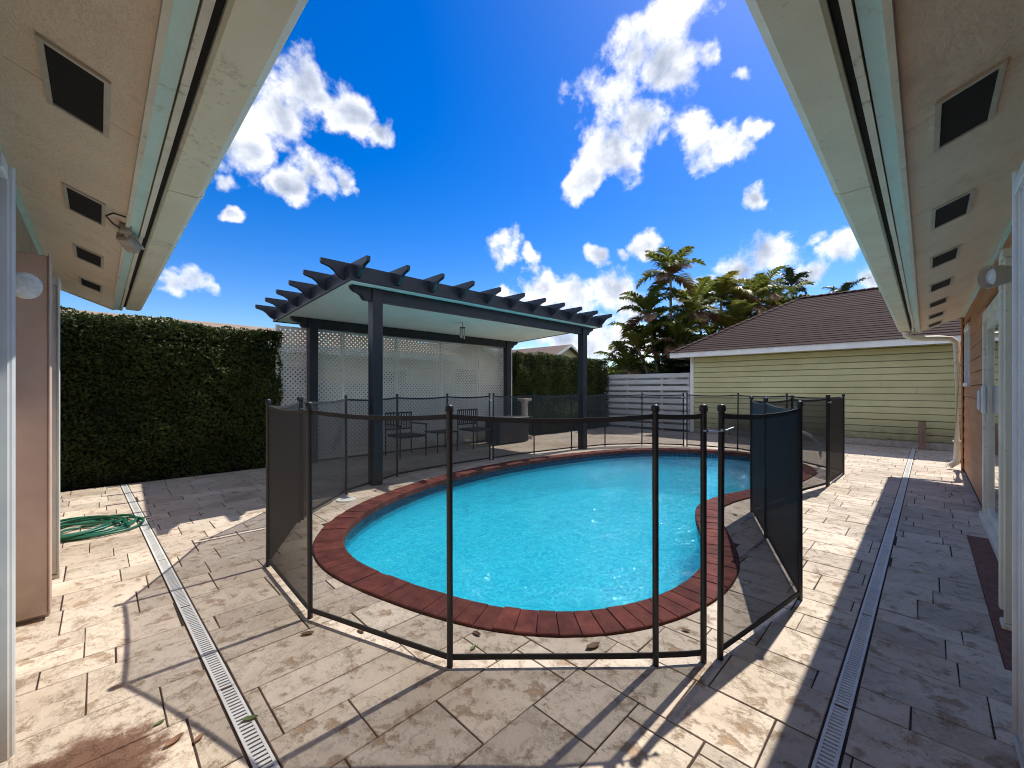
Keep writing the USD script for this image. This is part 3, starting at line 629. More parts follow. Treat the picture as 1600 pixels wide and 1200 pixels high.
# eaves. profile numbers: u = distance out from the wall side, right wing u=Y, left wing u=X
def eave(axis, o, wall, lo, hi, vents):
    ex = lambda pr, a, b: extrude(pr, axis, a, b)
    z0 = 2.335
    us = o + 0.06
    zs = lambda u: z0 + SL * (us - u)
    a = lo
    while a < hi - .01:                                             # soffit boards butted along the eave
        b = min(a + 2.44, hi)
        obj('soffit_board', ex([(wall, zs(wall)), (us, zs(us)), (us, zs(us) + .015), (wall, zs(wall) + .015)], a + .002, b - .002), 'soffit_paint', house)
        a = b
    obj('wall_trim', ex([(wall + .001, zs(wall) - .055), (wall + .022, zs(wall) - .055), (wall + .022, zs(wall) - .012), (wall + .001, zs(wall) - .004)], lo, hi - .1), 'fascia_skylit_mint', house)
    obj('soffit_trim', ex([(us, z0 - .022), (us + .019, z0 - .024), (us + .019, z0 + .05), (us, z0 + .05)], lo, hi), 'trim_cream', house)
    obj('fascia_board', ex([(us + .0195, z0 - .010), (us + .068, z0 - .012), (us + .068, z0 + .09), (us + .0195, z0 + .09)], lo, hi), 'fascia_skylit_mint', house)
    a = lo
    while a < hi - .01:                                             # drip strip in lengths that do not quite line up
        b = min(a + 1.9, hi); w = rng.normal(0, .0025)
        obj('drip_strip', ex([(us + .073 + w, z0 - .020), (us + .096 + w, z0 - .018), (us + .096 + w, z0 + .06), (us + .073 + w, z0 + .06)], a + .003, b), 'trim_cream', house)
        a = b
    obj('eave_backing', ex([(us + .069, z0 + .03), (us + .135, z0 + .03), (us + .135, z0 + .11), (us + .069, z0 + .11)], lo, hi), 'vent_screen', house)
    g0 = us + .125
    P = [(g0, z0 + .135), (g0, z0 + .012), (g0 + .010, z0), (g0 + .125, z0 - .002), (g0 + .150, z0 + .016), (g0 + .166, z0 + .075), (g0 + .174, z0 + .10), (g0 + .174, z0 + .128), (g0 + .160, z0 + .128),
         (g0 + .160, z0 + .112), (g0 + .163, z0 + .10), (g0 + .153, z0 + .076), (g0 + .141, z0 + .024), (g0 + .124, z0 + .008), (g0 + .014, z0 + .010), (g0 + .008, z0 + .018), (g0 + .008, z0 + .135)]
    gt = obj('gutter', ex(P, lo, hi), 'gutter_sage', house)
    cap = [(g0, z0 + .13), (g0, z0 + .012), (g0 + .010, z0), (g0 + .125, z0 - .002), (g0 + .150, z0 + .016), (g0 + .166, z0 + .075), (g0 + .174, z0 + .13)]
    obj('end_cap', ex(cap, hi, hi + .004), 'gutter_sage', gt)
    k = lo + 2.9
    while k < hi - 1:                                               # slip joints
        obj('joint_band', ex([(g0 - .002 + .004, z0 + .012), (g0 + .009, z0 - .003), (g0 + .126, z0 - .005), (g0 + .153, z0 + .014), (g0 + .169, z0 + .074), (g0 + .166, z0 + .074), (g0 + .150, z0 + .0165), (g0 + .125, z0 - .0022), (g0 + .011, z0 - .0004), (g0 + .004, z0 + .012)], k, k + .05), 'gutter_sage', gt); k += 3.05
    # roof above, seen only from elsewhere
    obj('roof', ex([(g0 + .03, z0 + .137), (wall - 4.5, z0 + .137 + SL * 5), (wall - 4.5, z0 + .06 + SL * 5), (us, z0 + .06)], lo - .0, hi + .02), 'brown_roof', house)
    for (c0, c1) in vents:
        u0, u1 = us - .255, us - .085
        def plate(a0, a1, b0, b1, dz0, dz1): return ex([(b0, zs(b0) - dz1), (b1, zs(b1) - dz1), (b1, zs(b1) - dz0), (b0, zs(b0) - dz0)], a0, a1)
        w = .017
        vt = obj('soffit_vent', cat(plate(c0, c1, u0, u0 + w, .001, .012), plate(c0, c1, u1 - w, u1, .001, .012), plate(c0, c0 + w, u0 + w, u1 - w, .001, .0115), plate(c1 - w, c1, u0 + w, u1 - w, .001, .0115)), 'vent_metal', house)
        obj('screen', plate(c0 + w, c1 - w, u0 + w, u1 - w, .001, .004), 'vent_screen', vt)
eave('x', 0.0, YW, -0.2, XE, [(c - .215, c + .215) for c in (2.36, 3.62, 4.86, 6.10, 7.33, 8.55, 9.68)])
eave('y', 0.055, XW, -0.2, YE, [(c - .215, c + .215) for c in (2.16, 3.47, 4.77, 6.05)])
# closing boards at the eaves' far ends
for ax, wall, us, hi in (('x', YW, .06, XE), ('y', XW, .115, YE)):
    obj('rake_board', extrude([(us + .10, 2.33), (us, 2.32), (wall - 3, 2.32 + SL * (us - wall + 3)), (wall - 3, 2.50 + SL * (us - wall + 3)), (us + .10, 2.47)], ax, hi + .001, hi + .03), 'trim_cream', house)
# downspout of the right gutter
dsx = WALLX + .01
ds = obj('downspout', tube([(XE - .10, .25, 2.335), (XE - .09, .24, 2.27), (XE - .05, .16, 2.22), (XE - .02, .02, 2.20), (XE - .0, -.16, 2.19), (XE, -.30, 2.17), (XE, -.36, 2.10), (XE, -.37, 2.0), (XE, -.37, .20), (XE - .01, -.36, .12), (XE - .05, -.28, .05)],
                        .046, 10), 'gutter_sage', house, smooth=50)
obj('strap', cat(*[bx(XE - .052, XE + .052, -.425, -.32, z, z + .03) for z in (.45, 1.75)]), 'gutter_sage', ds)
# accordion storm shutters folded back at the openings
def shutter(x0, x1, y0, y1, m, fold_axis, front):
    h0, h1 = 0.03, 2.06
    ms = []
    if fold_axis == 'y':                                            # folded blades stacked in y
        n = max(2, int((y1 - y0) / .035))
        for i in range(n):
            a = y0 + (y1 - y0) * i / n; ms.append(cbx(x0, x1 - (.012 if i % 2 else 0), a + .002, a + (y1 - y0) / n - .002, h0, h1, .004))
    else:
        n = max(2, int((x1 - x0) / .035))
        for i in range(n):
            a = x0 + (x1 - x0) * i / n; ms.append(cbx(a + .002, a + (x1 - x0) / n - .002, y0, y1 - (.012 if i % 2 else 0), h0, h1, .004))
    st = obj('storm_shutter', cat(*ms), m, house)
    obj('end_stile', front, m, st)
    for a, b in ((h1 + .002, h1 + .05), (0.0, .028)): obj('track', cbx(x0 - .01, x1 + .012, y0 - .01, y1 + .01, a, b), m, st)
shutter(XW + .01, -.235, 2.16, 2.26, 'shutter_white', 'y', cat(cbx(XW + .01, -.215, 2.262, 2.30, .03, 2.08, .01), tube([(-.222, 2.28, .04), (-.222, 2.28, 2.11)], .014, 12)))
shutter(XW + .01, -.215, 3.64, 3.72, 'shutter_tan', 'y', cat(cbx(XW + .005, -.206, 3.585, 3.637, .03, 2.10, .006), cbx(-.2055, -.197, 3.58, 3.70, .03, 2.12, .003)))
shutter(XW + .01, -.205, 4.32, 4.48, 'shutter_white', 'y', cat(cbx(XW + .01, -.200, 4.482, 4.52, .03, 2.10, .008), cbx(-.2045, -.193, 4.30, 4.33, .03, 2.12, .003)))
shutter(2.22, 2.43, YW + .03, -.245, 'shutter_white', 'x', cat(cbx(2.432, 2.47, YW + .03, -.242, .03, 2.10, .01), tube([(2.45, -.248, .04), (2.45, -.248, 2.15)], .016, 12)))
shutter(3.55, 3.64, YW + .05, -.31, 'gutter_sage', 'x', cbx(3.642, 3.70, YW + .05, -.30, .07, 2.10, .006))

# flood lights and security camera (hang from the house)
fl = thing('floodlight', 'white reflector floodlight bulb with a dimpled lens by the left door', 'lamp', (-.33, 2.62, 1.80))
c, d = np.array([-.205, 2.55, 1.745]), np.array([.50, -.80, -.12]); R = align(d) * 0.92
obj('bulb', rotv(lathe([(.001, .012), (.03, .010), (.052, .002), (.058, -.006), (.052, -.03), (.030, -.075), (.018, -.10)], sides=24), R, c), 'white_paint', fl, smooth=60)
obj('lens', rotv(lathe([(.001, .0165), (.03, .0145), (.050, .006)], sides=24), R, c), 'lamp_lens', fl, smooth=60)
e = c - d / np.linalg.norm(d) * .10
obj('socket', rotv(lathe([(.001, .02), (.026, .02), (.026, -.045), (.001, -.045)], sides=16), R, e), 'lamp_shade', fl, smooth=40)
obj('arm', tube([e - d / np.linalg.norm(d) * .04, (-.27, 2.66, 1.83), (XW + .01, 2.68, 1.84)], .014, 8), 'lamp_shade', fl, smooth=40)
fr = thing('floodlight', 'cream bell shaped floodlight on the siding above the right sliding door', 'lamp', (3.3, YW, 1.92), group=None)
c, d = np.array([3.36, -.30, 1.93]), np.array([-.45, .80, -.10]); R = align(d) * .82
obj('shade', rotv(lathe([(.072, .10), (.074, .102), (.069, .06), (.056, .0), (.036, -.05), (.026, -.07), (.001, -.075)], sides=28), R, c), 'lamp_cream', fr, smooth=60)
obj('bulb', rotv(lathe([(.001, .085), (.045, .075), (.062, .055)], sides=24), R, c), 'lamp_lens', fr, smooth=60)
obj('arm', tube([c - d / np.linalg.norm(d) * .07, (3.38, YW + .05, 1.99), (3.38, YW + .01, 2.0)], .016, 8), 'lamp_shade', fr, smooth=40)
obj('mounting_plate', rotv(lathe([(.001, .02), (.05, .02), (.055, 0)], sides=18), align((0, 1, 0)), (3.38, YW + .012, 2.0)), 'lamp_shade', fr, smooth=40)
sc = thing('security_camera', 'small brown bullet security camera under the left eave', 'camera', (.12, 3.52, 2.34))
R = align((.35, .72, -.28)); c = np.array([.135, 3.58, 2.26])
obj('camera_body', cat(rotv(cbx(-.036, .036, -.03, .03, -.075, .075, .012), R, c), rotv(cbx(-.042, .042, .024, .034, -.06, .10, .003), R, c)), 'camera_plastic', sc)
obj('lens', rotv(lathe([(.001, .079), (.02, .079), (.024, .076)], sides=16), R, c), 'dark_resin', sc)
obj('bracket', cat(cbx(.085, .145, 3.43, 3.50, 2.285, 2.332, .006), tube([(.115, 3.47, 2.30), (.125, 3.52, 2.275), c], .012, 8)), 'camera_plastic', sc)
obj('cable', tube([(.10, 3.45, 2.30), (.06, 3.40, 2.31), (.03, 3.36, 2.335), (.06, 3.30, 2.342), (.11, 3.27, 2.325)], .005, 6), 'dark_resin', sc)

# ------------------------------------------------------------------ pergola
PX0, PX1, PY0, PY1 = 2.73, 7.65, 5.42, 7.83
RX0, RX1, RY0, RY1 = 2.29, 8.03, 5.20, 8.42
ceil = lambda y: 2.735 - .05 * (y - RY0)
perg = thing('pergola', 'dark pergola with white solid ceiling and scalloped rafter tails', 'pergola', (2.73, 5.42, 0))
for x, y in ((PX0, PY0), (PX1, PY0), (PX0, PY1), (PX1, PY1)):
    obj('post', cbx(x - .075, x + .075, y - .075, y + .075, -.005, ceil(y) - .02, .008), 'pergola_paint', perg)
def beam_along_x(y):
    z1 = ceil(y) - .004; z0 = z1 - .175
    pts = [(PX0 - .36, z1), (PX0 - .36, z0 + .155), (PX0 - .345, z0 + .125), (PX0 - .31, z0 + .10), (PX0 - .26, z0 + .085), (PX0 - .215, z0 + .06), (PX0 - .19, z0 + .02), (PX0 - .165, z0), (PX1 + .165, z0), (PX1 + .19, z0 + .02), (PX1 + .215, z0 + .06),
           (PX1 + .26, z0 + .085), (PX1 + .31, z0 + .10), (PX1 + .345, z0 + .125), (PX1 + .36, z0 + .155), (PX1 + .36, z1)]
    obj('beam', cat(*[extrude(pts, 'y', y + dy, y + dy + .09) for dy in (-.045,)]), 'pergola_paint', perg)
beam_along_x(PY0); beam_along_x(PY1)
def slope_box(x0, x1, y0, y1, dz0, dz1):
    v, f = bx(x0, x1, y0, y1, 0, 1)
    v[:, 2] = ceil(v[:, 1]) + np.where(v[:, 2] > .5, dz1, dz0); return v, f
for i in range(6):
    a, b = RX0 + (RX1 - RX0) * i / 6, RX0 + (RX1 - RX0) * (i + 1) / 6
    obj('ceiling_panel', slope_box(a + .0025, b - .0025, RY0 + .001, RY1 - .001, 0, .07), 'pergola_ceiling', perg)
FH = .185
obj('fascia', slope_box(RX0 - .032, RX1 + .032, RY0 - .032, RY0, -.012, FH), 'pergola_paint', perg)
obj('fascia', slope_box(RX0 - .032, RX1 + .032, RY1, RY1 + .032, -.012, FH), 'pergola_paint', perg)
obj('fascia', slope_box(RX0 - .031, RX0, RY0 + .0005, RY1 - .0005, -.012, FH), 'pergola_paint', perg)
obj('fascia', slope_box(RX1, RX1 + .031, RY0 + .0005, RY1 - .0005, -.012, FH), 'pergola_paint', perg)
TAIL = [(0, .02), (.05, .035), (.09, .07), (.13, .115), (.18, .15), (.24, .168), (.285, .178), (.30, .20), (.30, .245), (-.25, .245), (-.25, .19), (0, .19)]
nf = 11
for i in range(nf):
    x = RX0 + .07 + (RX1 - RX0 - .14) * i / (nf - 1)
    pr = [(RY0 - .033 - u, ceil(RY0) + v) for u, v in TAIL]
    obj('rafter_tail', rotv(extrude([(a, b) for a, b in pr], 'x', x - .024, x + .024), np.eye(3)), 'pergola_paint', perg)
for i in range(6):
    y = RY0 + .14 + (RY1 - RY0 - .20) * i / 5
    pr = [(RX0 - .033 - u, ceil(y) + v) for u, v in TAIL]
    obj('rafter_tail', extrude(pr, 'y', y - .024, y + .024), 'pergola_paint', perg)
    pr = [(RX1 + .033 + u, ceil(y) + v) for u, v in TAIL]
    obj('rafter_tail', extrude(pr, 'y', y - .024, y + .024), 'pergola_paint', perg)
for x in np.linspace(PX0 + .5, PX1 - .4, 8): obj('screw', lathe([(.001, 0), (.008, .002), (.009, .008)], (x, PY0 - .047, ceil(PY0) - .13), 8), 'chrome', perg)
# wind chime under the ceiling
wc = thing('wind_chime', 'small metal wind chime hanging from the white pergola ceiling', 'wind chime', (5.15, 6.55, 2.45))
zc = ceil(6.55)
obj('hook', tube([(5.15, 6.55, zc), (5.15, 6.55, zc - .05), (5.15, 6.55, zc - .10)], .006, 6), 'dark_resin', wc)
obj('top_disc', lathe([(.001, zc - .10), (.055, zc - .10), (.055, zc - .12), (.001, zc - .12)], (5.15, 6.55, 0), 14), 'weathered_wood', wc)
for k in range(5):
    a = k * 2 * PI / 5; obj('chime_tube', tube([(5.15 + .042 * math.cos(a), 6.55 + .042 * math.sin(a), zc - .13), (5.15 + .042 * math.cos(a), 6.55 + .042 * math.sin(a), zc - .26 - .02 * k)], .012, 8), 'chrome', wc)

# ------------------------------------------------------------------ furniture on the patio under the pergola
def chair(x, y, label):
    t = thing('patio_chair', label, 'chair', (x, y, 0))
    w, d = .29, .28
    for sx in (-1, 1):
        for sy in (-1, 1):
            obj('leg', tube([(x + sx * w, y + sy * d, 0), (x + sx * w, y + sy * d, .62 if sy < 0 else .86)], .014, 8), 'dark_resin', t)
        obj('armrest', cbx(x + sx * w - .025, x + sx * w + .025, y - d - .02, y + d, .62, .645), 'dark_resin', t)
    obj('seat', cbx(x - w + .016, x + w - .016, y - d, y + d - .02, .38, .43, .012), 'dark_resin', t)
    ms = [cbx(x - w + .016, x + w - .016, y + d - .012, y + d + .012, z, z + .03) for z in (.50, .83)] + [bx(x + k, x + k + .02, y + d - .006, y + d + .006, .53, .83) for k in np.linspace(-w + .04, w - .06, 9)]
    obj('backrest', cat(*ms), 'dark_resin', t)
chair(4.35, 7.35, 'dark metal armchair at the left end of the pergola seats'); chair(6.15, 7.35, 'dark metal armchair right of the small table under the pergola')
t = thing('side_table', 'low dark slatted table between the two patio chairs', 'table', (5.25, 7.4, 0))
for k in range(7): obj('slat', cbx(4.97 + k * .08, 5.04 + k * .08, 7.15, 7.65, .40, .425), 'dark_resin', t)
for sx in (4.99, 5.5):
    for sy in (7.18, 7.62): obj('leg', tube([(sx, sy, 0), (sx, sy, .40)], .013, 8), 'dark_resin', t)
t = thing('storage_box', 'dark resin storage box by the far pergola post', 'box', (7.05, 7.35, 0))
obj('box_body', cat(cbx(6.72, 7.72, 7.12, 7.66, 0.02, .58, .015), *[cbx(6.715, 7.725, 7.112, 7.12, z, z + .01, .002) for z in (.15, .28, .41)]), 'dark_resin', t)
obj('box_lid', cbx(6.69, 7.75, 7.09, 7.69, .585, .64, .015), 'dark_resin', t)
t = thing('stone_pedestal', 'grey stone pedestal with a square top beside the far pergola post', 'pedestal', (8.02, 7.55, 0))
obj('base', cbx(7.87, 8.17, 7.40, 7.70, 0, .10, .01), 'stone_grey', t)
obj('shaft', lathe([(.11, .10), (.115, .14), (.095, .2), (.088, .6), (.085, .95), (.11, .99), (.12, 1.02)], (8.02, 7.55, 0), 20), 'stone_grey', t, smooth=40)
obj('top_plate', cbx(7.875, 8.165, 7.405, 7.695, 1.02, 1.08, .012), 'stone_grey', t)

# garden hose, coiled on the paving
pts = []
for i in range(9 * 28):
    a = i / 28 * 2 * PI; lp = i / 28
    r = .27 + .055 * math.sin(lp * 2.1) + .02 * math.sin(a * 1.5 + lp)
    pts.append((-.10 + .10 * math.sin(lp * 1.4) + r * 1.05 * math.cos(a), 5.56 + .07 * math.cos(lp * 1.9) + r * 1.0 * math.sin(a), .013 + .011 * (lp % 4.6) + .006 * math.sin(a * 3 + lp)))
pts += [(pts[-1][0] + .10 * k, pts[-1][1] + .16 * k - .04 * k * k, .013) for k in np.linspace(.1, 1.6, 10)]
hs = thing('garden_hose', 'green garden hose lying in a loose coil on the paving by the house', 'hose', (-.02, 5.5, 0))
obj('coil', tube(pts, .0115, 8), 'hose_green', hs, smooth=60)
obj('coupling', tube([pts[-1], (pts[-1][0] + .03, pts[-1][1] + .0, .014), (pts[-1][0] + .07, pts[-1][1] - .01, .014)], .015, 10), 'chrome', hs, smooth=50)

# wooden stub post at the yellow wall
t = thing('wooden_post', 'short weathered wooden post standing against the yellow wall', 'post', (12.78, .05, 0))
obj('timber', cbx(12.72, 12.84, -.01, .11, -.01, .62, .008), 'weathered_wood', t)

# fallen leaves
LV = [(1.02, 2.19, .06, 'b', 'curled brown leaf just inside the left fence corner post'), (.80, 2.37, .07, 'b', 'dark brown leaf outside the left front fence post'), (1.36, 1.64, .05, 'g', 'small green leaf at the fence line beside the front post'),
      (1.80, 1.21, .09, 'b', 'large curled brown leaf before the brick edge at the pool front'), (1.45, 1.72, .06, 'b', 'thin brown leaf standing on the paving inside the front fence'), (2.28, .93, .05, 'b', 'dark leaf scrap inside the fence near the gate latch'),
      (.43, 1.92, .06, 'g', 'olive green leaf on the left channel drain'), (.27, 1.95, .05, 'b', 'dark leaf scrap lying on the drain grate'), (.20, 2.0, .07, 'b', 'narrow brown leaf left of the drain grate'), (.17, 2.15, .04, 'g', 'tiny green leaf left of the left channel drain'),
      (4.75, 1.42, .07, 'b', 'brown leaf by the inner curve of the pool edge'), (2.55, 5.06, .07, 'b', 'brown leaf beyond the skimmer lid'), (2.62, 5.12, .05, 'b', 'smaller brown leaf near the pool far edge'), (7.8, 1.1, .05, 'b', 'leaf scrap near the far right fence post')]
for x, y, s_, kd, lb in LV:
    n = 7; t_ = np.linspace(-1, 1, n); a = rng.uniform(0, 2 * PI); cu = rng.uniform(.15, .5)
    wd = .42 * (1 - t_ ** 2) ** .7; up = cu * (t_ ** 2) * .5
    R2 = np.array([[math.cos(a), -math.sin(a)], [math.sin(a), math.cos(a)]])
    P = []
    for sgn in (-1, 0, 1):
        q = np.stack([t_, sgn * wd], 1) * s_ * .5 @ R2.T
        P.append(np.column_stack([q[:, 0] + x, q[:, 1] + y, .004 + (up + abs(sgn) * wd * .35) * s_ * .5]))
    V = np.vstack(P); V = np.vstack([V, V + [0, 0, .0012]]); j = np.arange(n - 1)
    F = np.vstack([np.stack([o + j, o + j + 1, o + n + j + 1, o + n + j], 1) for o in (3 * n, 4 * n)] + [np.stack([o + j, o + n + j, o + n + j + 1, o + j + 1], 1) for o in (0, n)])
    obj('fallen_leaf', (V, F), 'leaf_brown' if kd == 'b' else 'leaf_green', label=lb, category='leaf', group='leaves fallen on the paving') if False else tags(stage.GetPrimAtPath(obj('fallen_leaf', (V, F), 'leaf_brown' if kd == 'b' else 'leaf_green')), lb, 'leaf', 'leaves fallen on the paving')

# ------------------------------------------------------------------ hedges
def leaf_cards(P, Nn, size, spread=1.0, asp=.55):
    """diamond leaves, folded along the midrib, at points P facing about Nn"""
    n = len(P)
    nn = Nn + rng.normal(0, spread, (n, 3)); nn /= np.linalg.norm(nn, axis=1, keepdims=True)
    t = np.cross(nn, rng.normal(0, 1, (n, 3))); t /= np.linalg.norm(t, axis=1, keepdims=True)
    b = np.cross(nn, t); s_ = size * rng.uniform(.6, 1.35, (n, 1))
    v = np.stack([P - t * s_ * .5, P + b * s_ * asp * .5 + nn * s_ * .10, P + t * s_ * .5, P - b * s_ * asp * .5 + nn * s_ * .10], 1)
    o = np.arange(n)[:, None] * 4
    return v.reshape(-1, 3), np.vstack([o + [0, 1, 2], o + [0, 2, 3]])

def hedge(label, x0, x1, y0, y1, zt, n_front, n_top, n_end):
    t = thing('hedge', label, 'hedge', ((x0 + x1) / 2, y0, 0), group=None)
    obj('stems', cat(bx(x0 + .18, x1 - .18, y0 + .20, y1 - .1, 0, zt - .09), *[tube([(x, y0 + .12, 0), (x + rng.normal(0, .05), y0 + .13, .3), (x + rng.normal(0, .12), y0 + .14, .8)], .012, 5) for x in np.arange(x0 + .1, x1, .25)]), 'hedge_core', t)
    def front(n):
        x = rng.uniform(x0, x1, n); z = zt * rng.beta(1.15, 1.0, n)
        q = meshkit.fbm(np.stack([x * 1.6, z * 1.6, np.zeros(n)], 1), 4, 3) - .5
        y = y0 + .06 - q * .42 + rng.exponential(.05, n) - (rng.random(n) < .25) * rng.uniform(0, .07, n)
        return np.column_stack([x, y, z + (q * .2) * (z > zt - .3)]), np.tile([0, -1.0, .35], (n, 1))
    def topf(n):
        x = rng.uniform(x0, x1, n); y = rng.uniform(y0, y1, n); q = meshkit.fbm(np.stack([x * 2.3, y * 2.3, np.zeros(n)], 1), 4, 8) - .5
        return np.column_stack([x, y, zt - .02 + q * .12 - rng.exponential(.04, n)]), np.tile([0, -.2, 1.0], (n, 1))
    def endf(n, x, sg):
        y = rng.uniform(y0, y1, n); z = rng.uniform(0, zt, n); q = meshkit.fbm(np.stack([y * 2, z * 2, np.full(n, x)], 1), 4, 5) - .5
        return np.column_stack([x - sg * (.05 - q * .3) - sg * rng.exponential(.04, n), y, z]), np.tile([sg, 0, .3], (n, 1))
    ps = [front(n_front), topf(n_top), endf(n_end, x1, 1), endf(n_end, x0, -1)]
    obj('foliage', leaf_cards(np.vstack([p[0] for p in ps]), np.vstack([p[1] for p in ps]), .052, .75), 'hedge_leaf', t, kind='stuff')
hedge('tall clipped dark green hedge along the left side of the patio', -3.6, 2.26, 7.90, 8.75, 2.34, 46000, 11000, 4000)
hedge('clipped green hedge right of the lattice behind the pergola posts', 8.05, 12.75, 7.88, 8.7, 2.34, 34000, 9000, 4500)

# ------------------------------------------------------------------ lattice screen and fences
lat = thing('lattice_fence', 'tall cream diagonal lattice screen behind the pergola', 'fence', (2.3, 8.0, 0))
LX = [2.22, 3.37, 4.53, 5.69, 6.85, 7.99]; LY = 8.02
for x in LX: obj('post', cbx(x - .03, x + .03, LY - .01, LY + .05, 0, 2.46, .004), 'lattice_white', lat)
for a, b in zip(LX[:-1], LX[1:]):
    x0, x1, z0, z1 = a + .03, b - .03, .06, 2.40
    ms = [bx(x0, x1, LY - .012, LY + .026, z1, z1 + .045), bx(x0, x1, LY - .012, LY + .026, z0 - .045, z0), bx(x0, x1, LY - .012, LY + .026, 1.72, 1.75)]
    pitch, hw, th = .083, .0165, .006
    for sg, yy in ((1, LY), (-1, LY + .0075)):
        k = -(z1 - z0) - .1
        while k < (x1 - x0) + (z1 - z0) + .1:
            # the line x - x0 = k + sg*(z - z0)
            zs = sorted([(x0 - x0 - k) / sg + z0, (x1 - x0 - k) / sg + z0]); za, zb = max(zs[0], z0), min(zs[1], z1)
            if zb - za > .03:
                A = np.array([x0 + k + sg * (za - z0), za]); B_ = np.array([x0 + k + sg * (zb - z0), zb]); d = (B_ - A) / np.linalg.norm(B_ - A); nn = np.array([-d[1], d[0]]) * hw
                c4 = [A - nn, B_ - nn, B_ + nn, A + nn]
                v = np.array([[p[0], yy, p[1]] for p in c4] + [[p[0], yy + th, p[1]] for p in c4])
                ms.append((v, np.array([[0, 1, 2, 3], [7, 6, 5, 4], [0, 4, 5, 1], [1, 5, 6, 2], [2, 6, 7, 3], [3, 7, 4, 0]])))
            k += pitch
    obj('lattice_panel', cat(*ms), 'lattice_white', lat)
vf = thing('vinyl_fence', 'low white solid panel fence with blue shade put into its colour, seen through the lattice', 'fence', (2, 9.0, 0))
for k in range(6):
    x = 1.6 + k * 1.8
    obj('post', cbx(x - .06, x + .06, 8.95, 9.07, 0, 1.55, .01), 'vinyl_white_shaded', vf)
    obj('panel', cat(cbx(x + .06, x + 1.74, 8.985, 9.035, .05, 1.46, .006), *[bx(x + .06 + j * .21, x + .065 + j * .21, 8.982, 8.985, .1, 1.4) for j in range(1, 8)]), 'vinyl_white_shaded', vf)
bf = thing('board_fence', 'white fence of horizontal boards between the hedge and the yellow house', 'fence', (13.0, 6.7, 0))
for j, y in enumerate((5.22, 6.1, 7.35, 8.3)): obj('post', cbx(13.02, 13.11, y - .045, y + .045, 0, 1.80, .005), 'board_white', bf)
zz, j = .06, 0
while zz < 1.8:
    obj('board', cbx(12.985, 13.018, 5.18, 8.4, zz, zz + .14, .004), 'board_white', bf)
    if zz + .2 < 1.8: obj('board', cbx(13.112, 13.14, 5.18, 8.4, zz + .12, zz + .225, .004), 'board_white', bf)
    zz += .205

# ------------------------------------------------------------------ yellow house
yh = thing('yellow_house', 'low yellow lap sided building with a brown shingle hip roof', 'house', (13.0, 1.0, 0))
WX, YL, YR = 13.0, 5.14, -6.0
obj('wall', cat(bx(WX + .012, 17.8, YR, YL, 0, 2.36)), 'lap_shadow_backing', yh)
z, bh = 0.16, 0.152
obj('foundation', bx(WX - .004, WX + .011, YR, YL, -.02, .155), 'stone_grey', yh)
while z < 2.33:
    z1 = min(z + bh, 2.35)
    cuts = [YR] + sorted([float(rng.uniform(-1.5, .8)), float(rng.uniform(1.6, 4.0))]) + [YL - .09]
    for a, b in zip(cuts[:-1], cuts[1:]):
        obj('siding_board', extrude([(WX + .011, z + .006), (WX - .020 + rng.normal(0, .002), z + .006 + rng.normal(0, .0015)), (WX - .010, z1 - .008), (WX + .011, z1 - .008)], 'y', a + .003, b), 'siding_yellow', yh)
    z += bh
obj('corner_trim', cat(cbx(WX - .035, WX + .01, YL - .088, YL + .02, 0, 2.36), cbx(WX + .011, WX + .1, YL + .001, YL + .02, 0, 2.36)), 'white_paint', yh)
EX, EY, EZ, PIT, RXC = 12.55, 5.62, 2.46, .60, 15.4
EX2, EY2 = 2 * RXC - EX, -7.0
obj('fascia', cat(cbx(EX, EX + .03, EY2, EY, EZ - .17, EZ - .005), cbx(EX + .031, EX2, EY - .03, EY, EZ - .17, EZ - .005)), 'white_paint', yh)
obj('soffit', bx(EX + .031, WX + .02, EY2, EY - .031, EZ - .10, EZ - .085), 'white_paint', yh)
obj('soffit', bx(WX + .021, EX2, YL - .02, EY - .031, EZ - .10, EZ - .085), 'white_paint', yh)
# shingle courses: overlapping rows of separate shingles on the three visible slopes
sh, run = [], RXC - EX
ex_, nrows = .127, 0
def shingles(front):
    rows = int(run / (ex_ * math.cos(math.atan(PIT)))) ; st = run / rows
    for r in range(rows):
        d0, d1 = r * st - (.03 if r == 0 else .0), (r + 1) * st + .01
        h0 = EZ + PIT * max(d0, -.03) + .012; h1 = EZ + PIT * d1
        if front:   # slope facing -X; eave line along Y, cut by the hip
            a0, a1 = EY2, EY - max(d0, 0)
        else:       # end slope facing +Y
            a0, a1 = EX + max(d0, 0), EX2 - max(d0, 0)
        a = a0 - rng.uniform(0, .2)
        while a < a1:
            b = a + .30 * rng.uniform(.8, 1.15); aa, bb = max(a, a0), min(b, a1)
            if bb - aa > .02:
                g = .002; dz = rng.uniform(0, .005); dd = rng.uniform(-.004, .004)
                if front:
                    tb = min(bb, EY - d1); ta = min(aa, EY - d1)
                    v = [[EX + d0 + dd, aa + g, h0 + dz], [EX + d0 + dd, bb - g, h0 + dz], [EX + d1, max(tb - g, ta), h1], [EX + d1, ta + g * 0, h1]]
                    v += [[EX + d0 + dd, aa + g, h0 - .012], [EX + d0 + dd, bb - g, h0 - .012]]
                    f = [[0, 3, 2, 1], [0, 1, 5, 4]]
                else:
                    tb, ta = min(max(bb, EX + d1), EX2 - d1), max(min(aa, EX2 - d1), EX + d1)
                    v = [[aa + g, EY - d0, h0 + dz], [bb - g, EY - d0, h0 + dz], [tb, EY - d1, h1], [ta, EY - d1, h1], [aa + g, EY - d0, h0 - .012], [bb - g, EY - d0, h0 - .012]]
                    f = [[0, 1, 2, 3], [0, 4, 5, 1]]
                sh.append((np.array(v), np.array(f)))
            a = b
shingles(True); shingles(False)
rz = EZ + PIT * run
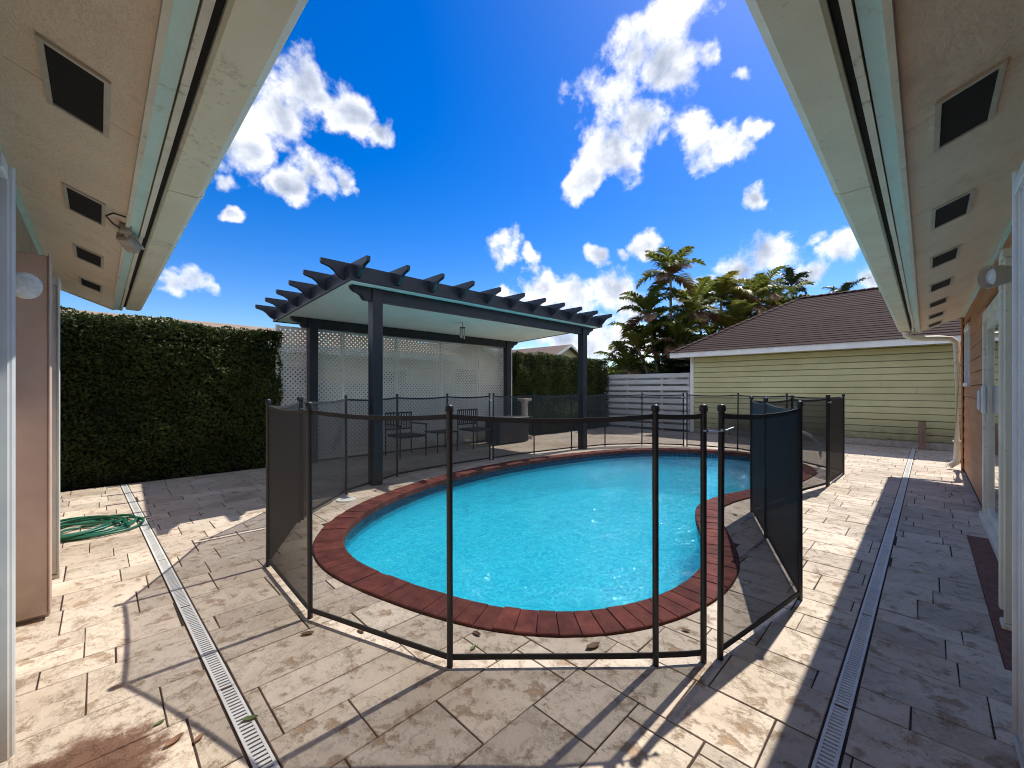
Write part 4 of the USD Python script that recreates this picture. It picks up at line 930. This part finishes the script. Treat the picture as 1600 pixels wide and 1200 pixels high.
under = (np.array([[EX + .02, EY2, EZ - .004], [EX + .02, EY - .02, EZ - .004], [RXC, EY - run, rz - .01], [RXC, EY2, rz - .01], [EX2, EY - .02, EZ - .004], [EX2, EY2, EZ - .004]]), np.array([[0, 1, 2], [0, 2, 3], [1, 4, 2], [2, 4, 5], [2, 5, 3], [0, 3, 5]]))
rf = obj('roof', under, 'brown_roof', yh)
obj('shingles', cat(*sh), M_SHINGLE, rf, kind='stuff')
caps = []
def cap_row(A, B_, n):
    A, B_ = np.array(A), np.array(B_); d = (B_ - A) / np.linalg.norm(B_ - A); sd = np.cross(d, [0, 0, 1.0]); sd /= np.linalg.norm(sd); L_ = np.linalg.norm(B_ - A) / n
    for i in range(n):
        p, q = A + d * L_ * i, A + d * (L_ * (i + 1) + .03); u = np.array([0, 0, .028]); w = np.array([0, 0, .010])
        dr = np.array([0, 0, -.045])
        caps.append((np.array([p + u, q + w, p + sd * .12 + u + dr, q + sd * .12 + w + dr, p - sd * .12 + u + dr, q - sd * .12 + w + dr]), np.array([[0, 1, 3, 2], [0, 4, 5, 1]])))
cap_row((EX, EY, EZ + .005), (RXC, EY - run, rz), 24); cap_row((RXC, EY2, rz), (RXC, EY - run, rz), 50); cap_row((EX2, EY, EZ + .005), (RXC, EY - run, rz), 24)
obj('ridge_caps', cat(*caps), M_SHINGLE, rf, kind='stuff')

# ------------------------------------------------------------------ neighbouring houses beyond the hedge
def gable_house(label, x0, x1, y0, y1, ze, zr, axis, wall, roof, name='neighbour_house', windows=()):
    t = thing(name, label, 'house', ((x0 + x1) / 2, y0, 0))
    ov = .45
    if axis == 'x':
        ym = (y0 + y1) / 2
        body = extrude([(y0, 0), (y1, 0), (y1, ze), (ym, zr - .12), (y0, ze)], 'x', x0, x1)
        k = (zr - ze) / (ym - y0)
        obj('wall', body, wall, t)
        rf = obj('roof', cat(extrude([(y0 - ov, ze - k * ov), (ym, zr), (ym, zr + .10), (y0 - ov, ze - k * ov + .10)], 'x', x0 - .4, x1 + .4), extrude([(y1 + ov, ze - k * ov), (ym, zr), (ym, zr + .10), (y1 + ov, ze - k * ov + .10)], 'x', x0 - .4, x1 + .4)), roof, t)
        obj('fascia', cat(bx(x0 - .42, x1 + .42, y0 - ov - .03, y0 - ov, ze - k * ov - .10, ze - k * ov + .09)), 'white_paint', t)
    else:
        xm = (x0 + x1) / 2
        body = extrude([(x0, 0), (x1, 0), (x1, ze), (xm, zr - .12), (x0, ze)], 'y', y0, y1)
        k = (zr - ze) / (xm - x0)
        obj('wall', body, wall, t)
        obj('roof', cat(extrude([(x0 - ov, ze - k * ov), (xm, zr), (xm, zr + .10), (x0 - ov, ze - k * ov + .10)], 'y', y0 - .4, y1 + .4), extrude([(x1 + ov, ze - k * ov), (xm, zr), (xm, zr + .10), (x1 + ov, ze - k * ov + .10)], 'y', y0 - .4, y1 + .4)), roof, t)
        for sg in (-1, 1):
            xe = xm + sg * (x1 - xm + ov); ze_ = ze - k * ov
            obj('barge_board', extrude([(xm, zr - .08), (xe, ze_ - .08), (xe, ze_ + .11), (xm, zr + .11)], 'y', y0 - .43, y0 - .401), 'white_paint', t)
    for (a, b, c, d) in windows:
        w = obj('window', bx(a - .06, b + .06, y0 - .03, y0 + .01, c - .06, d + .06), 'white_paint', t)
        obj('pane', bx(a, b, y0 - .035, y0 - .031, c, d), 'dark_resin', w)
    return t
gable_house('beige house with a sand coloured roof behind the left hedge and lattice', -4.0, 9.2, 12.5, 18.5, 2.55, 3.28, 'x', 'beige_wall', 'tan_roof', windows=[(3, 4.2, 1.0, 2.0), (6.2, 7.4, 1.0, 2.0)])
gable_house('tan gabled house behind the right part of the lattice', 9.9, 13.4, 14.5, 22, 2.75, 3.55, 'y', 'beige_wall', 'tan_roof', windows=[(11, 12.2, 1.2, 2.2)])
gable_house('brown roofed house rising above the hedge between the pergola posts', 22.0, 29.0, 19.5, 30.5, 2.9, 4.65, 'y', 'beige_wall', 'brown_roof')
gable_house('small white house with a red roof far behind the board fence', 44, 52, 33, 41, 2.9, 4.9, 'y', 'white_paint', 'red_roof', windows=[(46, 47, 1.4, 2.6)])

# ------------------------------------------------------------------ palms and trees
def frond(base, az, el, length, droop, nl, lw, ll, twist=0.0):
    """a feather frond: midrib and two rows of drooping leaflets; returns (rib mesh, leaflets mesh)"""
    n = 12; t = np.linspace(0, 1, n); e = el - droop * t ** 1.4
    st = length / (n - 1)
    dx = np.cumsum(np.concatenate([[0], np.cos(e[:-1]) * st])); dz = np.cumsum(np.concatenate([[0], np.sin(e[:-1]) * st]))
    h = np.array([math.cos(az), math.sin(az)])
    P = np.column_stack([base[0] + h[0] * dx, base[1] + h[1] * dx, base[2] + dz])
    rib = tube(P, np.linspace(.022, .005, n), 4, caps=False)
    tt = np.repeat(np.linspace(.16, .99, nl), 2); sg = np.tile([-1.0, 1.0], nl)
    C = np.stack([np.interp(tt, t, P[:, k]) for k in range(3)], 1); ee = np.interp(tt, t, e)
    T = np.column_stack([h[0] * np.cos(ee), h[1] * np.cos(ee), np.sin(ee)])
    Sd = np.array([-h[1], h[0], 0.0]); U = np.cross(T, np.tile(Sd, (len(tt), 1)))
    U *= np.sign(U[:, 2:3] + 1e-6)
    L = ll * np.sin(PI * np.clip(tt * .86 + .10, 0, 1)) ** .7 * rng.uniform(.8, 1.15, len(tt))
    d1 = Sd * sg[:, None] * .85 + T * .55 + U * .32 + rng.normal(0, .10, (len(tt), 3)); d1 /= np.linalg.norm(d1, axis=1, keepdims=True)
    mid = C + d1 * L[:, None] * .5
    d2 = d1 + np.array([0, 0, -.95]) * rng.uniform(.5, 1.2, (len(tt), 1)); d2 /= np.linalg.norm(d2, axis=1, keepdims=True)
    tip = mid + d2 * L[:, None] * .5
    w = np.cross(d1, U); w /= np.linalg.norm(w, axis=1, keepdims=True) + 1e-9; w = w * lw * .5
    v = np.stack([C - w * .6, C + w * .6, mid + w, mid - w, tip], 1).reshape(-1, 3); o = np.arange(len(tt))[:, None] * 5
    return rib, (v, np.vstack([o + [0, 1, 2], o + [0, 2, 3], o + [3, 2, 4]]))

def palm(label, x, y, stems, look, name='palm_tree', group=None, ll=.42, lw=.06, yellow=0.0, dead=0.0, fl=(1.25, 1.75), cat_='palm'):
    """stems: list of (dx, dy, height, fronds)"""
    t = thing(name, label, cat_, (x, y, 0), group=group)
    tr, cr, cy, cd = [], [], [], []
    for dx, dy, h, nf in stems:
        nf = int(nf * 1.25)
        b = np.array([x + dx * .35, y + dy * .35, 0]); top = np.array([x + dx, y + dy, h])
        s_ = np.linspace(0, 1, 7)[:, None]; P = b + (top - b) * s_; P[:, :2] = b[:2] + (top - b)[:2] * s_ ** 1.6
        tr.append(tube(P, np.linspace(.075, .045, 7), 7))
        ph = rng.uniform(0, 2 * PI)
        for k in range(nf):
            f_ = k / max(1, nf - 1)
            el = 1.35 - 1.35 * f_ + rng.normal(0, .12); L_ = rng.uniform(*fl) * (.75 + .25 * math.sin(PI * min(1, f_ + .2)))
            rib, lf = frond(top + np.array([0, 0, -.10 * f_]), ph + k * 2.4 + rng.normal(0, .2), el, L_, rng.uniform(.9, 1.7), 34, lw, ll)
            u = rng.random()
            (cd if (f_ > .72 and u < dead * 2.5) else cy if u < yellow else cr).append(cat(rib, lf))
    obj('trunk', cat(*tr), 'palm_trunk', t, smooth=50)
    obj('crown', cat(*cr), look, t)
    if cy: obj('yellow_fronds', cat(*cy), 'palm_leaf_yellow', t)
    if cd: obj('dead_fronds', cat(*cd), 'palm_leaf_dead', t)
palm('tallest clumping palm with brown dead fronds behind the board fence', 15.6, 6.95, [(0, 0, 5.7, 13), (-.75, .6, 4.2, 11), (.7, -.5, 4.3, 12), (-.9, .9, 2.9, 10), (.3, .8, 3.4, 11), (-.4, -.5, 3.0, 10), (.9, .3, 3.0, 10), (-1.1, 1.3, 2.1, 8), (0.2, -.2, 2.0, 9)], 'palm_leaf', dead=.30, yellow=.15, ll=.5)
palm('broad yellowing palm clump in the middle above the brown roof', 18.9, 6.2, [(0, 0, 5.2, 13), (-.9, .7, 4.6, 12), (.9, -.6, 4.9, 12), (-.5, -.5, 3.7, 11), (.6, .6, 3.6, 10), (-1.3, 1.1, 3.1, 10), (.2, -.9, 3.2, 10)], 'palm_leaf', dead=.25, yellow=.5, ll=.5, fl=(1.4, 2.0))
palm('palm clump with hanging pale fronds just left of the thin palm', 21.3, 5.3, [(0, 0, 5.5, 12), (.8, -.5, 5.1, 11), (-.7, .5, 4.6, 11), (1.3, -.8, 4.3, 10), (-.2, -.6, 3.9, 10)], 'palm_leaf', dead=.3, yellow=.35, ll=.5, fl=(1.3, 1.9))
palm('slender single dark palm standing alone above the roof ridge', 25.6, 4.95, [(0, 0, 6.7, 11)], 'palm_leaf_dark', fl=(1.1, 1.45), ll=.42, lw=.06)
palm('far palm showing only its top above the ridge end', 30.5, 3.4, [(0, 0, 6.6, 10)], 'palm_leaf_dark', fl=(1.3, 1.7), ll=.4, lw=.05)
palm('bushy low palm behind the white board fence next to the yellow house', 14.9, 6.35, [(0, 0, 1.9, 10), (.3, .7, 1.5, 9), (.1, 1.3, 1.3, 9), (.4, -.3, 1.7, 9)], 'palm_leaf_dark', fl=(1.0, 1.4), ll=.4)
def tree(label, x, y, h, r, look='hedge_leaf', nlf=5000, name='tree', size=.16):
    t = thing(name, label, 'tree', (x, y, 0))
    ms = [tube([(x, y, 0), (x + .05, y, h * .35), (x, y + .05, h * .6)], [.11, .08, .05], 7)]
    cl = []
    for k in range(9):
        a = k * 2.4; rr = r * .62 * math.sqrt((k + .5) / 9); c_ = np.array([x + rr * math.cos(a), y + rr * math.sin(a), h * (.60 + .25 * rng.random())]); cl.append(c_)
        ms.append(tube([(x, y, h * .38), tuple((np.array([x, y, h * .45]) + c_) / 2), tuple(c_)], [.05, .03, .015], 5))
    obj('trunk', cat(*ms), 'palm_trunk', t)
    P = []
    for c_ in cl:
        u = rng.normal(0, 1, (nlf // 9, 3)); u /= np.linalg.norm(u, axis=1, keepdims=True); P.append(c_ + u * r * .42 * rng.uniform(.35, 1.05, (len(u), 1)) * [1, 1, .75])
    P = np.vstack(P)
    obj('crown', leaf_cards(P, np.tile([0, 0, .6], (len(P), 1)), size, 1.0), look, t)
tree('dark rounded tree beside the red roofed house', 22.5, 13.0, 3.0, 1.5, nlf=6000)
tree('dense shrubby tree between the red roof and the palms', 18.6, 9.6, 2.85, 1.5, nlf=6000)
tree('small leafy tree just poking above the roof line behind the left hedge', 8.6, 25.0, 4.75, 1.3, nlf=4000)
